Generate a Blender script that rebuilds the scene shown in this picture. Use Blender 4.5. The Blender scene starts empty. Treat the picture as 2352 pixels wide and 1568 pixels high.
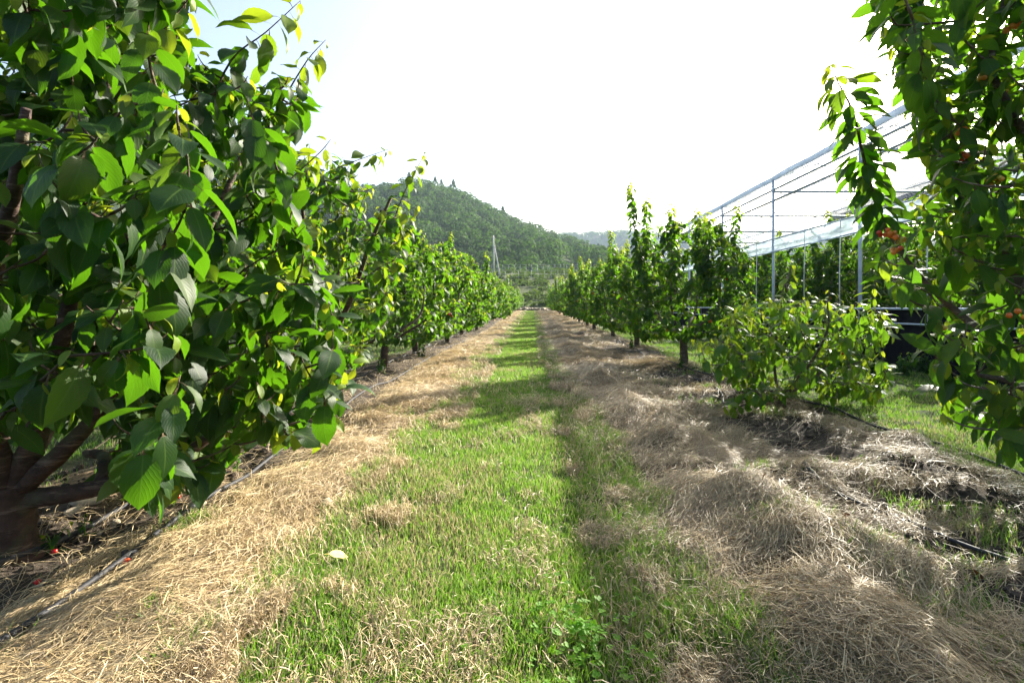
import bpy, math, random
import numpy as np
from mathutils import Vector

# ------------------------------------------------------------------ camera, sky, sun, exposure
scene = bpy.context.scene
COL = scene.collection
FOC, VX, VY, EYE = 1176.0, 1225.0, 705.0, 1.0      # photo measured on a 2352 x 1568 copy
cam = bpy.data.cameras.new('camera')
cam.sensor_width = 36.0
cam.lens = 36.0 * FOC / 2352.0
cam.shift_x = -(VX - 1176.0) / 2352.0
cam.shift_y = (VY - 784.0) / 2352.0
cam.clip_start, cam.clip_end = 0.05, 4000
cam.dof.use_dof = False
cam.dof.focus_distance = 5.0
cam.dof.aperture_fstop = 5.6
cam_o = bpy.data.objects.new('camera', cam)
COL.objects.link(cam_o)
cam_o.location = (0, 0, EYE)
cam_o.rotation_euler = (math.radians(90), 0, 0)
scene.camera = cam_o

SUN_EL, SUN_AZ = math.radians(26.5), math.radians(43)
sun_dir = Vector((math.sin(SUN_AZ) * math.cos(SUN_EL), math.cos(SUN_AZ) * math.cos(SUN_EL), math.sin(SUN_EL)))
world = bpy.data.worlds.new("World")
scene.world = world
world.use_nodes = True
wn = world.node_tree
bg = wn.nodes['Background']
sky = wn.nodes.new('ShaderNodeTexSky')
sky.sky_type = 'NISHITA'
sky.sun_disc = False
sky.sun_elevation = SUN_EL
sky.sun_rotation = SUN_AZ
sky.air_density = 1.0
sky.dust_density = 5.0
sky.ozone_density = 1.0
wn.links.new(sky.outputs[0], bg.inputs[0])
bg.inputs[1].default_value = 0.09
sun = bpy.data.lights.new('sun', 'SUN')
sun.energy = 5.0
sun.angle = math.radians(0.5)
sun.color = (1.0, 0.93, 0.82)
sun_o = bpy.data.objects.new('sun', sun)
COL.objects.link(sun_o)
sun_o.rotation_euler = sun_dir.to_track_quat('Z', 'Y').to_euler()
scene.view_settings.view_transform = 'Standard'
scene.view_settings.look = 'None'
scene.view_settings.exposure = 2.05
scene.view_settings.gamma = 1.0
cy = scene.cycles
cy.max_bounces = 8
cy.diffuse_bounces = 2
cy.glossy_bounces = 2
cy.transmission_bounces = 4
cy.transparent_max_bounces = 12
cy.volume_bounces = 0
cy.caustics_reflective = False
cy.caustics_refractive = False
cy.sample_clamp_indirect = 6.0
cy.use_denoising = True
cy.denoiser = 'OPENIMAGEDENOISE'
cy.denoising_input_passes = 'RGB_ALBEDO_NORMAL'
cy.denoising_prefilter = 'ACCURATE'

RNG = np.random.default_rng(11)
random.seed(5)


def at(x, y, Y):
    """point of the place at depth Y seen at photo position x, y"""
    return np.array([(x - VX) / FOC * Y, Y, EYE - (y - VY) / FOC * Y])


# ------------------------------------------------------------------ noise and ground height
_lat = np.random.default_rng(3).random((256, 256))


def vnoise(x, y):
    x = np.asarray(x, float); y = np.asarray(y, float)
    xi = np.floor(x).astype(int); yi = np.floor(y).astype(int)
    fx = x - xi; fy = y - yi
    fx = fx * fx * (3 - 2 * fx); fy = fy * fy * (3 - 2 * fy)
    a = _lat[xi & 255, yi & 255]; b = _lat[(xi + 1) & 255, yi & 255]
    c = _lat[xi & 255, (yi + 1) & 255]; d = _lat[(xi + 1) & 255, (yi + 1) & 255]
    return (a * (1 - fx) + b * fx) * (1 - fy) + (c * (1 - fx) + d * fx) * fy


def fbm(x, y, o=3):
    s, a, t = 0.0, 1.0, 0.0
    for i in range(o):
        s = s + a * vnoise(x * 2 ** i + 17.3 * i, y * 2 ** i + 5.1 * i)
        t += a; a *= 0.5
    return s / t


def sstep(a, b, x):
    t = np.clip((np.asarray(x, float) - a) / (b - a), 0, 1)
    return t * t * (3 - 2 * t)


def gauss(x, s):
    return np.exp(-(x / s) ** 2)


def base_z(y):
    y = np.asarray(y, float)
    return 0.32 * sstep(16, 40, y) + 0.25 * sstep(40, 58, y) + 0.2 * np.clip(y - 62, 0, 34)


HUMPS = [(1.72, 2.98, .38, .10), (1.28, 1.92, .30, .09), (.75, 1.5, .30, .08), (.95, 2.5, .28, .07), (.62, 1.98, .22, .06),
         (1.9, 2.3, .25, .05), (1.05, 3.5, .35, .07), (-1.25, 1.6, .3, .04), (1.6, 4.2, .4, .06), (1.75, 1.75, .2, .07), (1.1, 1.35, .25, .07)]


def gz(x, y):
    x = np.asarray(x, float); y = np.asarray(y, float)
    near = 1 - sstep(25, 55, y)
    n1 = fbm(x * 1.3 + 40, y * 1.3, 3)
    n2 = fbm(x * 5.0 + 9, y * 5.0 + 31, 2)
    z = base_z(y)
    wind = fbm(x * .8 + 3, y * .9 + 12, 2)
    m = 0.06 * gauss(x + 1.25, .35) * (0.4 + wind) + 0.10 * gauss(x - .98 - .09 * np.sin(3.3 * y + .6), .24) * (.25 + wind) * (.9 + .22 * np.sin(5.1 * y + 2.0 * x))
    m = m + 0.06 * gauss(np.abs(x) - 2.35, .5)
    edge = sstep(.45, .8, np.abs(x + .2) - .3)
    m = m + (n1 - .5) * (0.04 + 0.08 * edge) + (n2 - .5) * (0.015 + 0.05 * edge + .015 * edge * (x > .3))
    for hx, hy, hs, hh in HUMPS:
        m = m + .75 * hh * np.exp(-(((x - hx) / hs) ** 2 + ((y - hy) / (hs * .8)) ** 2))
    return z + m * near


def g(x, y):
    return float(gz(np.array([x]), np.array([y]))[0])


# ------------------------------------------------------------------ mesh assembly
class MB:
    def __init__(self):
        self.v, self.q, self.t, self.c, self.n = [], [], [], [], 0

    def add(self, v, quads=None, tris=None, col=None):
        v = np.asarray(v, float).reshape(-1, 3)
        if quads is not None and len(quads):
            self.q.append(np.asarray(quads, int) + self.n)
        if tris is not None and len(tris):
            self.t.append(np.asarray(tris, int) + self.n)
        if col is None:
            col = np.zeros((len(v), 4))
        col = np.asarray(col, float)
        if col.ndim == 1:
            col = np.tile(col, (len(v), 1))
        self.v.append(v); self.c.append(col); self.n += len(v)

    def tube(self, pts, rad, sides=6, col=None, cap=True, bump=0.0):
        pts = np.asarray(pts, float); n = len(pts)
        rad = np.ones(n) * rad if np.isscalar(rad) else np.asarray(rad, float)
        tan = np.gradient(pts, axis=0)
        tan /= np.linalg.norm(tan, axis=1)[:, None] + 1e-9
        ref = np.array([0, 0, 1.0]) if abs(tan[0][2]) < .9 else np.array([1.0, 0, 0])
        u = np.cross(tan[0], ref); u /= np.linalg.norm(u)
        vs = []
        a = np.arange(sides) / sides * 2 * math.pi
        for i in range(n):
            u = u - tan[i] * np.dot(u, tan[i]); u /= np.linalg.norm(u) + 1e-9
            w = np.cross(tan[i], u)
            rr = rad[i] * (1 + bump * (RNG.random(sides) - .5))
            vs.append(pts[i] + np.outer(np.cos(a) * rr, u) + np.outer(np.sin(a) * rr, w))
        i0 = (np.arange(n - 1) * sides)[:, None]; k = np.arange(sides)[None]; k1 = (k + 1) % sides
        q = np.stack([i0 + k, i0 + k1, i0 + sides + k1, i0 + sides + k], -1).reshape(-1, 4)
        v = np.concatenate(vs)
        t = None
        if cap:
            v = np.concatenate([v, pts[:1], pts[-1:]])
            kk = np.arange(sides); kk1 = (kk + 1) % sides
            b = (n - 1) * sides
            t = np.concatenate([np.stack([kk1, kk, np.full(sides, n * sides)], -1),
                                np.stack([b + kk, b + kk1, np.full(sides, n * sides + 1)], -1)])
        self.add(v, q, t, col)

    def box(self, c, s, col=None):
        c = np.asarray(c, float); s = np.asarray(s, float) / 2
        v = np.array([[x, y, z] for x in (-1, 1) for y in (-1, 1) for z in (-1, 1)]) * s + c
        self.add(v, [[0, 1, 3, 2], [4, 6, 7, 5], [0, 4, 5, 1], [2, 3, 7, 6], [0, 2, 6, 4], [1, 5, 7, 3]], None, col)

    def ball(self, c, r, seg=8, rings=6, col=None):
        th = np.linspace(0.0, math.pi, rings + 1); ph = np.arange(seg) / seg * 2 * math.pi
        v = np.array([[math.sin(t) * math.cos(p), math.sin(t) * math.sin(p), math.cos(t)] for t in th for p in ph]) * r + np.asarray(c)
        q = [[i * seg + j, (i + 1) * seg + j, (i + 1) * seg + (j + 1) % seg, i * seg + (j + 1) % seg] for i in range(rings) for j in range(seg)]
        self.add(v, q, None, col)

    def build(self, name, mat, parent=None, smooth=True, origin=None):
        v = np.concatenate(self.v); c = np.concatenate(self.c)
        if origin is not None:
            v = v - np.asarray(origin)
        q = np.concatenate(self.q) if self.q else np.zeros((0, 4), int)
        t = np.concatenate(self.t) if self.t else np.zeros((0, 3), int)
        me = bpy.data.meshes.new(name)
        me.vertices.add(len(v)); me.vertices.foreach_set('co', v.astype(np.float32).ravel())
        nl = len(q) * 4 + len(t) * 3
        me.loops.add(nl)
        me.loops.foreach_set('vertex_index', np.concatenate([q.ravel(), t.ravel()]).astype(np.int32))
        npoly = len(q) + len(t)
        me.polygons.add(npoly)
        tot = np.concatenate([np.full(len(q), 4), np.full(len(t), 3)])
        st = np.concatenate([[0], np.cumsum(tot)[:-1]])
        me.polygons.foreach_set('loop_start', st.astype(np.int32))
        me.update(calc_edges=True)
        me.polygons.foreach_set('use_smooth', np.full(npoly, smooth))
        ca = me.color_attributes.new('tint', 'FLOAT_COLOR', 'POINT')
        ca.data.foreach_set('color', c.astype(np.float32).ravel())
        me.materials.append(mat)
        o = bpy.data.objects.new(name, me)
        COL.objects.link(o)
        if parent is not None:
            o.parent = parent
        return o


def tag(o, label=None, cat=None, group=None, kind=None):
    if label: o['label'] = label
    if cat: o['category'] = cat
    if group: o['group'] = group
    if kind: o['kind'] = kind
    return o


def empty(name, loc, rz=0.0):
    o = bpy.data.objects.new(name, None)
    COL.objects.link(o)
    o.empty_display_size = 0.1
    o.location = [float(a) for a in loc]
    o.rotation_euler = (0, 0, rz)
    return o


def copy_tree(o, parent=None):
    c = o.copy(); COL.objects.link(c); c.parent = parent
    for ch in list(o.children):
        copy_tree(ch, c)
    return c


# ------------------------------------------------------------------ materials
class NT:
    def __init__(self, name):
        self.m = bpy.data.materials.new(name); self.m.use_nodes = True
        self.t = self.m.node_tree; self.n = self.t.nodes; self.n.clear()
        self.out = self.n.new('ShaderNodeOutputMaterial')

    def new(self, typ, **kw):
        nd = self.n.new(typ)
        for k, v in kw.items():
            setattr(nd, k, v)
        return nd

    def link(self, a, b):
        self.t.links.new(a, b)

    def set(self, nd, i, v):
        if hasattr(v, 'is_output') or isinstance(v, bpy.types.NodeSocket):
            self.link(v, nd.inputs[i])
        else:
            nd.inputs[i].default_value = v

    def math(self, op, a, b=0.5, c=None, clamp=False):
        nd = self.new('ShaderNodeMath', operation=op, use_clamp=clamp)
        self.set(nd, 0, a); self.set(nd, 1, b)
        if c is not None: self.set(nd, 2, c)
        return nd.outputs[0]

    def mix(self, f, a, b):
        nd = self.new('ShaderNodeMix', data_type='RGBA')
        self.set(nd, 0, f)
        self.set(nd, 6, a if not isinstance(a, tuple) else (*a, 1)[:4])
        self.set(nd, 7, b if not isinstance(b, tuple) else (*b, 1)[:4])
        return nd.outputs[2]

    def scale(self, c, f):
        nd = self.new('ShaderNodeVectorMath', operation='SCALE')
        self.link(c, nd.inputs[0]); self.set(nd, 3, f)
        return nd.outputs[0]

    def noise(self, scale, detail=4, vec=None, rough=.55):
        nd = self.new('ShaderNodeTexNoise')
        nd.inputs['Scale'].default_value = scale; nd.inputs['Detail'].default_value = detail
        nd.inputs['Roughness'].default_value = rough
        if vec is not None: self.link(vec, nd.inputs['Vector'])
        return nd.outputs[0]

    def ramp(self, f, lo, hi):
        nd = self.new('ShaderNodeMapRange'); self.link(f, nd.inputs[0])
        nd.inputs[1].default_value = lo; nd.inputs[2].default_value = hi
        return nd.outputs[0]

    def attr(self):
        a = self.new('ShaderNodeAttribute', attribute_name='tint')
        s = self.new('ShaderNodeSeparateColor'); self.link(a.outputs[0], s.inputs[0])
        return s.outputs[0], s.outputs[1], s.outputs[2], a.outputs['Alpha']

    def pos(self):
        return self.new('ShaderNodeTexCoord').outputs['Object']

    def bump(self, h, strength=.5, dist=.01):
        nd = self.new('ShaderNodeBump')
        nd.inputs['Strength'].default_value = strength; nd.inputs['Distance'].default_value = dist
        self.link(h, nd.inputs['Height'])
        return nd.outputs[0]

    def bsdf(self, col, rough=.6, spec=.5, metal=0.0, normal=None):
        nd = self.new('ShaderNodeBsdfPrincipled')
        self.set(nd, 'Base Color', col if not isinstance(col, tuple) else (*col, 1)[:4])
        self.set(nd, 'Roughness', rough); nd.inputs['Specular IOR Level'].default_value = spec
        nd.inputs['Metallic'].default_value = metal
        if normal is not None: self.link(normal, nd.inputs['Normal'])
        return nd.outputs[0]

    def transl(self, col, normal=None):
        nd = self.new('ShaderNodeBsdfTranslucent')
        self.set(nd, 'Color', col if not isinstance(col, tuple) else (*col, 1)[:4])
        if normal is not None: self.link(normal, nd.inputs['Normal'])
        return nd.outputs[0]

    def mixs(self, f, a, b):
        nd = self.new('ShaderNodeMixShader')
        self.set(nd, 0, f); self.link(a, nd.inputs[1]); self.link(b, nd.inputs[2])
        return nd.outputs[0]

    def end(self, s, where='Surface'):
        self.link(s, self.out.inputs[where])
        return self.m


def mat_leaf(name, far=False, mature=(.009, .029, .009), old=(.017, .046, .009), young=(.13, .20, .02),
             t_mature=(.10, .28, .005), t_young=(.5, .58, .025), f=.36):
    k = NT(name)
    age, rnd, u, v = k.attr()
    geo = k.new('ShaderNodeNewGeometry')
    top = k.mix(rnd, mature, old)
    under = k.mix(rnd, (.045, .085, .025), (.065, .11, .035))
    c = k.mix(geo.outputs['Backfacing'], top, under)
    c = k.mix(age, c, young)
    tr = k.mix(age, t_mature, t_young)
    normal = None
    if not far:
        # side veins and midrib
        au = k.math('ABSOLUTE', k.math('SUBTRACT', u, .5))
        ph = k.math('SUBTRACT', k.math('MULTIPLY', v, 56.0), k.math('MULTIPLY', au, 52.0))
        w = k.math('SINE', ph)
        vein = k.math('POWER', k.math('MULTIPLY', k.math('ADD', w, 1.0), .5), 5.0)
        rib = k.math('SUBTRACT', 1.0, k.math('MULTIPLY', au, 22.0), clamp=True)
        hgt = k.math('SUBTRACT', 0.0, k.math('MAXIMUM', vein, rib))
        normal = k.bump(hgt, .28, .001)
        line = k.math('MAXIMUM', k.math('MULTIPLY', vein, .06), k.math('MULTIPLY', rib, .5))
        blot = k.ramp(k.noise(38, 5, k.pos(), .65), .56, .74)
        c = k.mix(k.math('MULTIPLY', blot, .25), c, (.055, .06, .015))
        c = k.mix(line, c, (.12, .2, .04))
        tr = k.mix(k.math('MULTIPLY', line, .4), tr, (.10, .2, .01))
        stem = k.math('LESS_THAN', v, .02)
        c = k.mix(stem, c, (.14, .09, .04))
        tr = k.mix(stem, tr, (.03, .02, .01))
    s = k.mixs(f, k.bsdf(c, .5 if not far else .55 if f > .35 else .85, .23 if f > .35 else .1, 0, normal), k.transl(tr, normal))
    return k.end(s)


def mat_grass(name, strawy=False):
    k = NT(name)
    dry, rnd, v, a = k.attr()
    green = k.mix(rnd, (.07, .155, .022), (.125, .215, .04))
    c = k.mix(dry, green, k.mix(rnd, (.27, .2, .11), (.5, .4, .24)))
    tr = k.mix(dry, (.22, .43, .035), (.5, .4, .22))
    return k.end(k.mixs(.4, k.bsdf(c, .55, .3), k.transl(tr)))


def mat_straw():
    k = NT('dry_straw')
    dry, rnd, v, a = k.attr()
    c = k.mix(rnd, (.36, .26, .125), (.70, .565, .33))
    c = k.mix(k.math('MULTIPLY', dry, .8), c, (.16, .115, .075))
    return k.end(k.mixs(.22, k.bsdf(c, .5, .35), k.transl(c)))


def mat_ground():
    k = NT('orchard_soil')
    straw, grass, soil, sand = k.attr()
    p = k.pos()
    n1, n2, n3 = k.noise(3, 5, p), k.noise(30, 6, p, .65), k.noise(220, 3, p)
    sc = k.mix(k.ramp(n2, .3, .7), (.03, .024, .018), (.095, .075, .055))
    sc = k.mix(k.ramp(n3, .66, .72), sc, (.4, .37, .32))
    gc = k.mix(k.ramp(n2, .3, .7), (.03, .04, .012), (.07, .1, .025))
    st = k.mix(k.ramp(n2, .3, .7), (.05, .038, .025), (.2, .15, .085))
    c = k.mix(grass, sc, gc)
    c = k.mix(k.math('MULTIPLY', straw, k.ramp(n1, .25, .5)), c, st)
    c = k.mix(sand, c, k.mix(k.ramp(n2, .3, .7), (.36, .24, .12), (.5, .36, .2)))
    h = k.math('ADD', n2, k.math('MULTIPLY', n3, .4))
    return k.end(k.bsdf(c, .95, .15, 0, k.bump(h, .8, .02)))


def mat_bark(name, a=(.055, .038, .03), b=(.17, .125, .1), band=(.3, .25, .2)):
    k = NT(name)
    p = k.pos()
    mp = k.new('ShaderNodeMapping'); k.link(p, mp.inputs[0]); mp.inputs['Scale'].default_value = (6, 6, 40)
    n1, n2 = k.noise(1.0, 5, mp.outputs[0], .7), k.noise(14, 6, p, .65)
    c = k.mix(k.ramp(n2, .3, .7), a, b)
    c = k.mix(k.ramp(n1, .54, .64), c, band)
    n3 = k.noise(5, 3, p)
    c = k.mix(k.math('MULTIPLY', k.ramp(n3, .52, .66), .6), c, (.09, .11, .05))
    return k.end(k.bsdf(c, .8, .25, 0, k.bump(k.math('ADD', n1, n2), .9, .012)))


def mat_simple(name, a, b, scale=20, rough=.6, spec=.4, metal=0.0, bump=.3, dist=.005, detail=5):
    k = NT(name)
    p = k.pos()
    n = k.noise(scale, detail, p, .6)
    c = k.mix(k.ramp(n, .3, .7), a, b)
    return k.end(k.bsdf(c, rough, spec, metal, k.bump(n, bump, dist)))


def mat_cherry():
    k = NT('cherry_skin')
    ripe, rnd, stem, a = k.attr()
    c = k.mix(k.ramp(ripe, 0, .5), (.5, .42, .05), (.75, .2, .025))
    c = k.mix(k.ramp(ripe, .5, .8), c, (.55, .02, .018))
    c = k.mix(k.ramp(ripe, .85, 1), c, (.05, .003, .006))
    c = k.mix(stem, c, (.12, .16, .03))
    return k.end(k.mixs(.12, k.bsdf(c, .22, .5), k.transl(c)))


def mat_film(name, tint, transp, transl_f, rough=.25, body_c=(.75, .8, .82), tc=(.8, .85, .88)):
    k = NT(name)
    tr = k.new('ShaderNodeBsdfTransparent'); tr.inputs[0].default_value = (*tint, 1)
    n = k.noise(6, 4, k.pos())
    nb = k.bump(n, .4, .02)
    body = k.mixs(transl_f, k.bsdf(body_c, rough, .5, 0, nb), k.transl(tc))
    fac = k.math('ADD', 1 - transp, k.math('MULTIPLY', k.math('SUBTRACT', n, .5), .5), clamp=True)
    return k.end(k.mixs(fac, tr.outputs[0], body))


M_LEAF = mat_leaf('cherry_leaf')
M_LEAF_BRIGHT = mat_leaf('backlit_cherry_leaf', mature=(.012, .036, .010), old=(.02, .055, .011), t_mature=(.135, .34, .010), f=.4)
M_LEAF_YOUNG = mat_leaf('young_cherry_leaf', mature=(.03, .085, .015), old=(.05, .12, .02), t_mature=(.2, .42, .015))
M_LEAF_MID = mat_leaf('cherry_leaf_row', far=True, mature=(.012, .036, .010), old=(.022, .056, .011), t_mature=(.14, .34, .008), f=.4)
M_FOREST = mat_leaf('forest_leaf', far=True, mature=(.010, .027, .012), old=(.06, .098, .025), young=(.09, .13, .03), t_mature=(.07, .15, .015), t_young=(.16, .22, .03), f=.3)
M_GRASS = mat_grass('grass_blade')
M_STRAW = mat_straw()
M_GROUND = mat_ground()
M_BARK = mat_bark('cherry_bark')
M_BARKRED = mat_bark('reddish_cherry_bark', (.028, .018, .014), (.10, .06, .044), (.17, .12, .09))
M_CHERRY = mat_cherry()
M_HOSE = mat_simple('black_hose', (.02, .021, .024), (.045, .046, .05), 60, .62, .25, 0, .1)
M_STONE = mat_simple('field_stone', (.22, .18, .12), (.46, .40, .30), 18, .85, .2, 0, .6, .01)
M_STEEL = mat_simple('galvanised_steel', (.4, .45, .52), (.55, .6, .66), 12, .5, .4, .1, .05)
M_PIPE = mat_simple('green_grey_pipe', (.34, .4, .44), (.46, .52, .55), 12, .5, .4, .1, .05)
M_BLACK = mat_simple('black_sheet', (.006, .006, .008), (.012, .012, .014), 9, .8, .1, 0, .5, .03)
M_NET = mat_simple('dark_shade_net', (.012, .018, .018), (.03, .04, .04), 40, .9, .1, 0, .2)
M_ROPE = mat_simple('white_cord', (.5, .5, .48), (.7, .7, .68), 40, .7, .2, 0, .1)
M_CONC = mat_simple('pale_concrete', (.42, .41, .39), (.58, .57, .54), 4, .8, .2, 0, .2)
M_FILM = mat_film('greenhouse_film', (.93, .96, .97), .72, .75)
M_CURTAIN = mat_film('rolled_curtain_film', (.80, .90, .95), .24, .5, .2, (.6, .7, .76), (.6, .72, .8))
M_ROLL = mat_film('rolled_film', (.7, .78, .88), .1, .5, .35, (.6, .66, .76), (.5, .58, .68))
M_YELLOW = mat_simple('yellow_leaf', (.6, .42, .07), (.72, .56, .2), 25, .6, .3, 0, .2)
M_BROWN = mat_simple('brown_leaf', (.22, .08, .025), (.36, .16, .06), 25, .7, .2, 0, .3)
M_HILL = mat_simple('hill_soil', (.03, .045, .02), (.07, .09, .035), .2, .95, .1, 0, .2)
M_CLOVER = mat_leaf('clover_leaf', far=True, mature=(.09, .22, .02), old=(.13, .28, .03), t_mature=(.3, .6, .02), f=.55)

# ------------------------------------------------------------------ ground
def axis(dense0, dense1, step, lo, hi, grow=1.12):
    a = list(np.arange(dense0, dense1 + 1e-6, step))
    s, x = step, dense1
    while x < hi:
        s *= grow; x += s; a.append(min(x, hi))
    s, x, b = step, dense0, []
    while x > lo:
        s *= grow; x -= s; b.append(max(x, lo))
    return np.array(b[::-1] + a)


def zones(x, y):
    """share of straw, grass, bare soil, sand at a place"""
    wob = (fbm(x * .9 + 70, y * .9 + 7, 3) - .5)
    wob2 = (fbm(x * 3.1 + 20, y * 3.1 + 7, 2) - .5)
    xl = x + wob * .26 + wob2 * .16
    far = sstep(5, 9, y)
    gl, gr = -0.95 - .1 * far, .60 - .15 * far
    path = sstep(gl - .12, gl + .12, xl) * (1 - sstep(gr - .12, gr + .14, xl))
    left_straw = (1 - sstep(gl - .12, gl + .12, xl)) * sstep(-1.72 - .3 * far, -1.5 - .1 * far, xl)
    right_straw = sstep(gr - .12, gr + .14, xl) * (1 - sstep(2.55, 2.95, xl))
    bare_r = sstep(.50, .60, fbm(x * 2.1 + 3, y * 2.1 + 44, 3)) * sstep(1.2, 1.6, x) * right_straw
    for hx, hy, ha, hb in ((2.0, 2.5, .46, .2), (1.95, 2.08, .4, .15), (1.62, 1.70, .25, .12), (2.2, 2.9, .3, .2), (1.95, 5.4, .5, .5), (2.25, 7.3, .6, 1.0), (2.3, 10.5, .5, 1.4), (2.0, 4.4, .25, .3)):
        bare_r = np.maximum(bare_r, np.clip(1.9 * np.exp(-((x - hx) / ha) ** 2 - ((y - hy) / hb) ** 2) - .15 + wob2, 0, 1) * right_straw)
    bare_l = sstep(-1.45, -1.62, xl) * sstep(-3.0, -2.6, xl)
    grass_r = sstep(2.5, 2.95, xl) * (1 - sstep(5.7, 6.0, x))
    grass_l = sstep(-2.5, -3.1, xl)
    tuft = .5 * sstep(.60, .70, fbm(x * 2.3 + 90, y * 2.3 + 60, 2)) * right_straw * sstep(1.05, 1.3, x)
    for hx, hy, hs in ((1.75, 3.05, .26), (1.36, 1.95, .2), (.98, 2.12, .1), (.98, 3.75, .24), (1.38, 2.42, .17), (1.62, 1.95, .16), (1.95, 3.1, .12)):
        tuft = np.maximum(tuft, .55 * np.exp(-(((x - hx) / hs) ** 2 + ((y - hy) / (hs * .55)) ** 2)))
    tuft = np.maximum(tuft, .45 * sstep(.64, .72, fbm(x * 2.7 + 33, y * 2.7 + 21, 2)) * left_straw)
    sand = gauss(x + 2.15, .35) * gauss(y - 2.85, .2)
    straw = np.clip(left_straw + right_straw - bare_r * 1.0, 0, 1)
    grass = np.clip(path + grass_r + grass_l * .8, 0, 1)
    straw = straw * (1 - sstep(55, 57, y))
    inside = sstep(5.9, 6.1, x)
    grass = np.where(y > 56, .9, grass * (1 - inside) + inside * .3)
    return straw, grass, np.clip(bare_l + bare_r, 0, 1), sand, path, tuft


xs = axis(-2.8, 3.0, .03, -900, 900)
ys = axis(.8, 6.5, .03, -40, 1500, 1.07)
GX, GY = np.meshgrid(xs, ys)
gx, gy = GX.ravel(), GY.ravel()
zz = gz(gx, gy)
stw, grs, soi, snd, _, _ = zones(gx, gy)
mb = MB()
nx, ny = len(xs), len(ys)
ii = (np.arange(ny - 1)[:, None] * nx + np.arange(nx - 1)[None]).ravel()
mb.add(np.stack([gx, gy, zz], 1), np.stack([ii, ii + 1, ii + nx + 1, ii + nx], 1), None, np.stack([stw, grs, soi, snd], 1))
tag(mb.build('ground', M_GROUND), 'orchard floor of bare soil, straw strips and grass', 'ground', kind='structure')


# ------------------------------------------------------------------ grass and straw
def scatter(n, x0, x1, y0, y1, power=1.0):
    """points thinning with depth: density ~ 1 / y^power"""
    u = RNG.random(n)
    if abs(power - 1) < 1e-6:
        y = y0 * (y1 / y0) ** u
    else:
        e = 1 - power
        y = (y0 ** e + u * (y1 ** e - y0 ** e)) ** (1 / e)
    return x0 + (x1 - x0) * RNG.random(n), y


def blades(mb, x, y, h, w, dry, lean=.5):
    n = len(x)
    z = gz(x, y) - .004
    a = RNG.random(n) * 2 * math.pi
    d = np.stack([np.cos(a), np.sin(a)], 1)
    ln = lean * (.3 + RNG.random(n)) * h
    b = RNG.random(n) * 2 * math.pi
    s = np.stack([np.cos(b), np.sin(b)], 1) * w[:, None] * .5
    rnd = RNG.random(n)
    V = np.zeros((n, 5, 3))
    for i, (hh, ll, ww) in enumerate(((0, 0, 1), (.58, .3, .8))):
        for j, sg in enumerate((-1, 1)):
            V[:, i * 2 + j, 0] = x + d[:, 0] * ln * ll + sg * s[:, 0] * ww
            V[:, i * 2 + j, 1] = y + d[:, 1] * ln * ll + sg * s[:, 1] * ww
            V[:, i * 2 + j, 2] = z + h * hh
    V[:, 4, 0] = x + d[:, 0] * ln; V[:, 4, 1] = y + d[:, 1] * ln; V[:, 4, 2] = z + h * .95
    o = np.arange(n)[:, None] * 5
    c = np.zeros((n, 5, 4)); c[..., 0] = dry[:, None]; c[..., 1] = rnd[:, None]
    c[:, 2:4, 2] = .6; c[:, 4, 2] = 1
    mb.add(V.reshape(-1, 3), o + np.array([[0, 1, 3, 2]]), o + np.array([[2, 3, 4]]), c.reshape(-1, 4))


grass = MB()
for n, bx, pw in ((230000, (-1.6, 1.1, .85, 9), 1.5), (120000, (-1.5, .9, 9, 56), 1.2), (90000, (2.45, 6.0, 2.5, 22), 1.3),
                  (60000, (-7.5, -2.4, 2.6, 26), 1.2), (70000, (.5, 2.7, 1.0, 9), 1.4), (30000, (-2.6, -.9, 1.0, 14), 1.3)):
    x, y = scatter(n, *bx, pw)
    st, gr, so, sa, path, tuft = zones(x, y)
    clump = fbm(x * 5 + 50, y * 5 + 80, 2)
    den = gr * (.5 + .8 * sstep(.3, .55, clump)) + tuft * (.25 + 1.1 * sstep(.35, .6, clump)) + st * .015
    ok = RNG.random(n) < den
    x, y, tuft, clump, path, st = x[ok], y[ok], tuft[ok], clump[ok], path[ok], st[ok]
    m = len(x)
    h = (.020 + .032 * RNG.random(m)) * (.75 + .6 * clump) + .075 * tuft * RNG.random(m)
    edge = path * (1 - path) * 4
    h = h * (1 + .5 * edge)
    w = (.0028 + .0016 * RNG.random(m)) * np.maximum(1, (y / 3.0) ** .8)
    dryp = .18 + .35 * sstep(.55, .75, fbm(x * 2.2 + 5, y * 2.2 + 9, 3)) + .08 * (x > .25) * (x < .9)
    dry = (RNG.random(m) < dryp) * (.5 + .5 * RNG.random(m))
    blades(grass, x, y, h, w, dry)
tag(grass.build('grass', M_GRASS, smooth=False), 'short green grass of the mown path and the strips beyond the tree rows', 'grass', kind='stuff')


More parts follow.
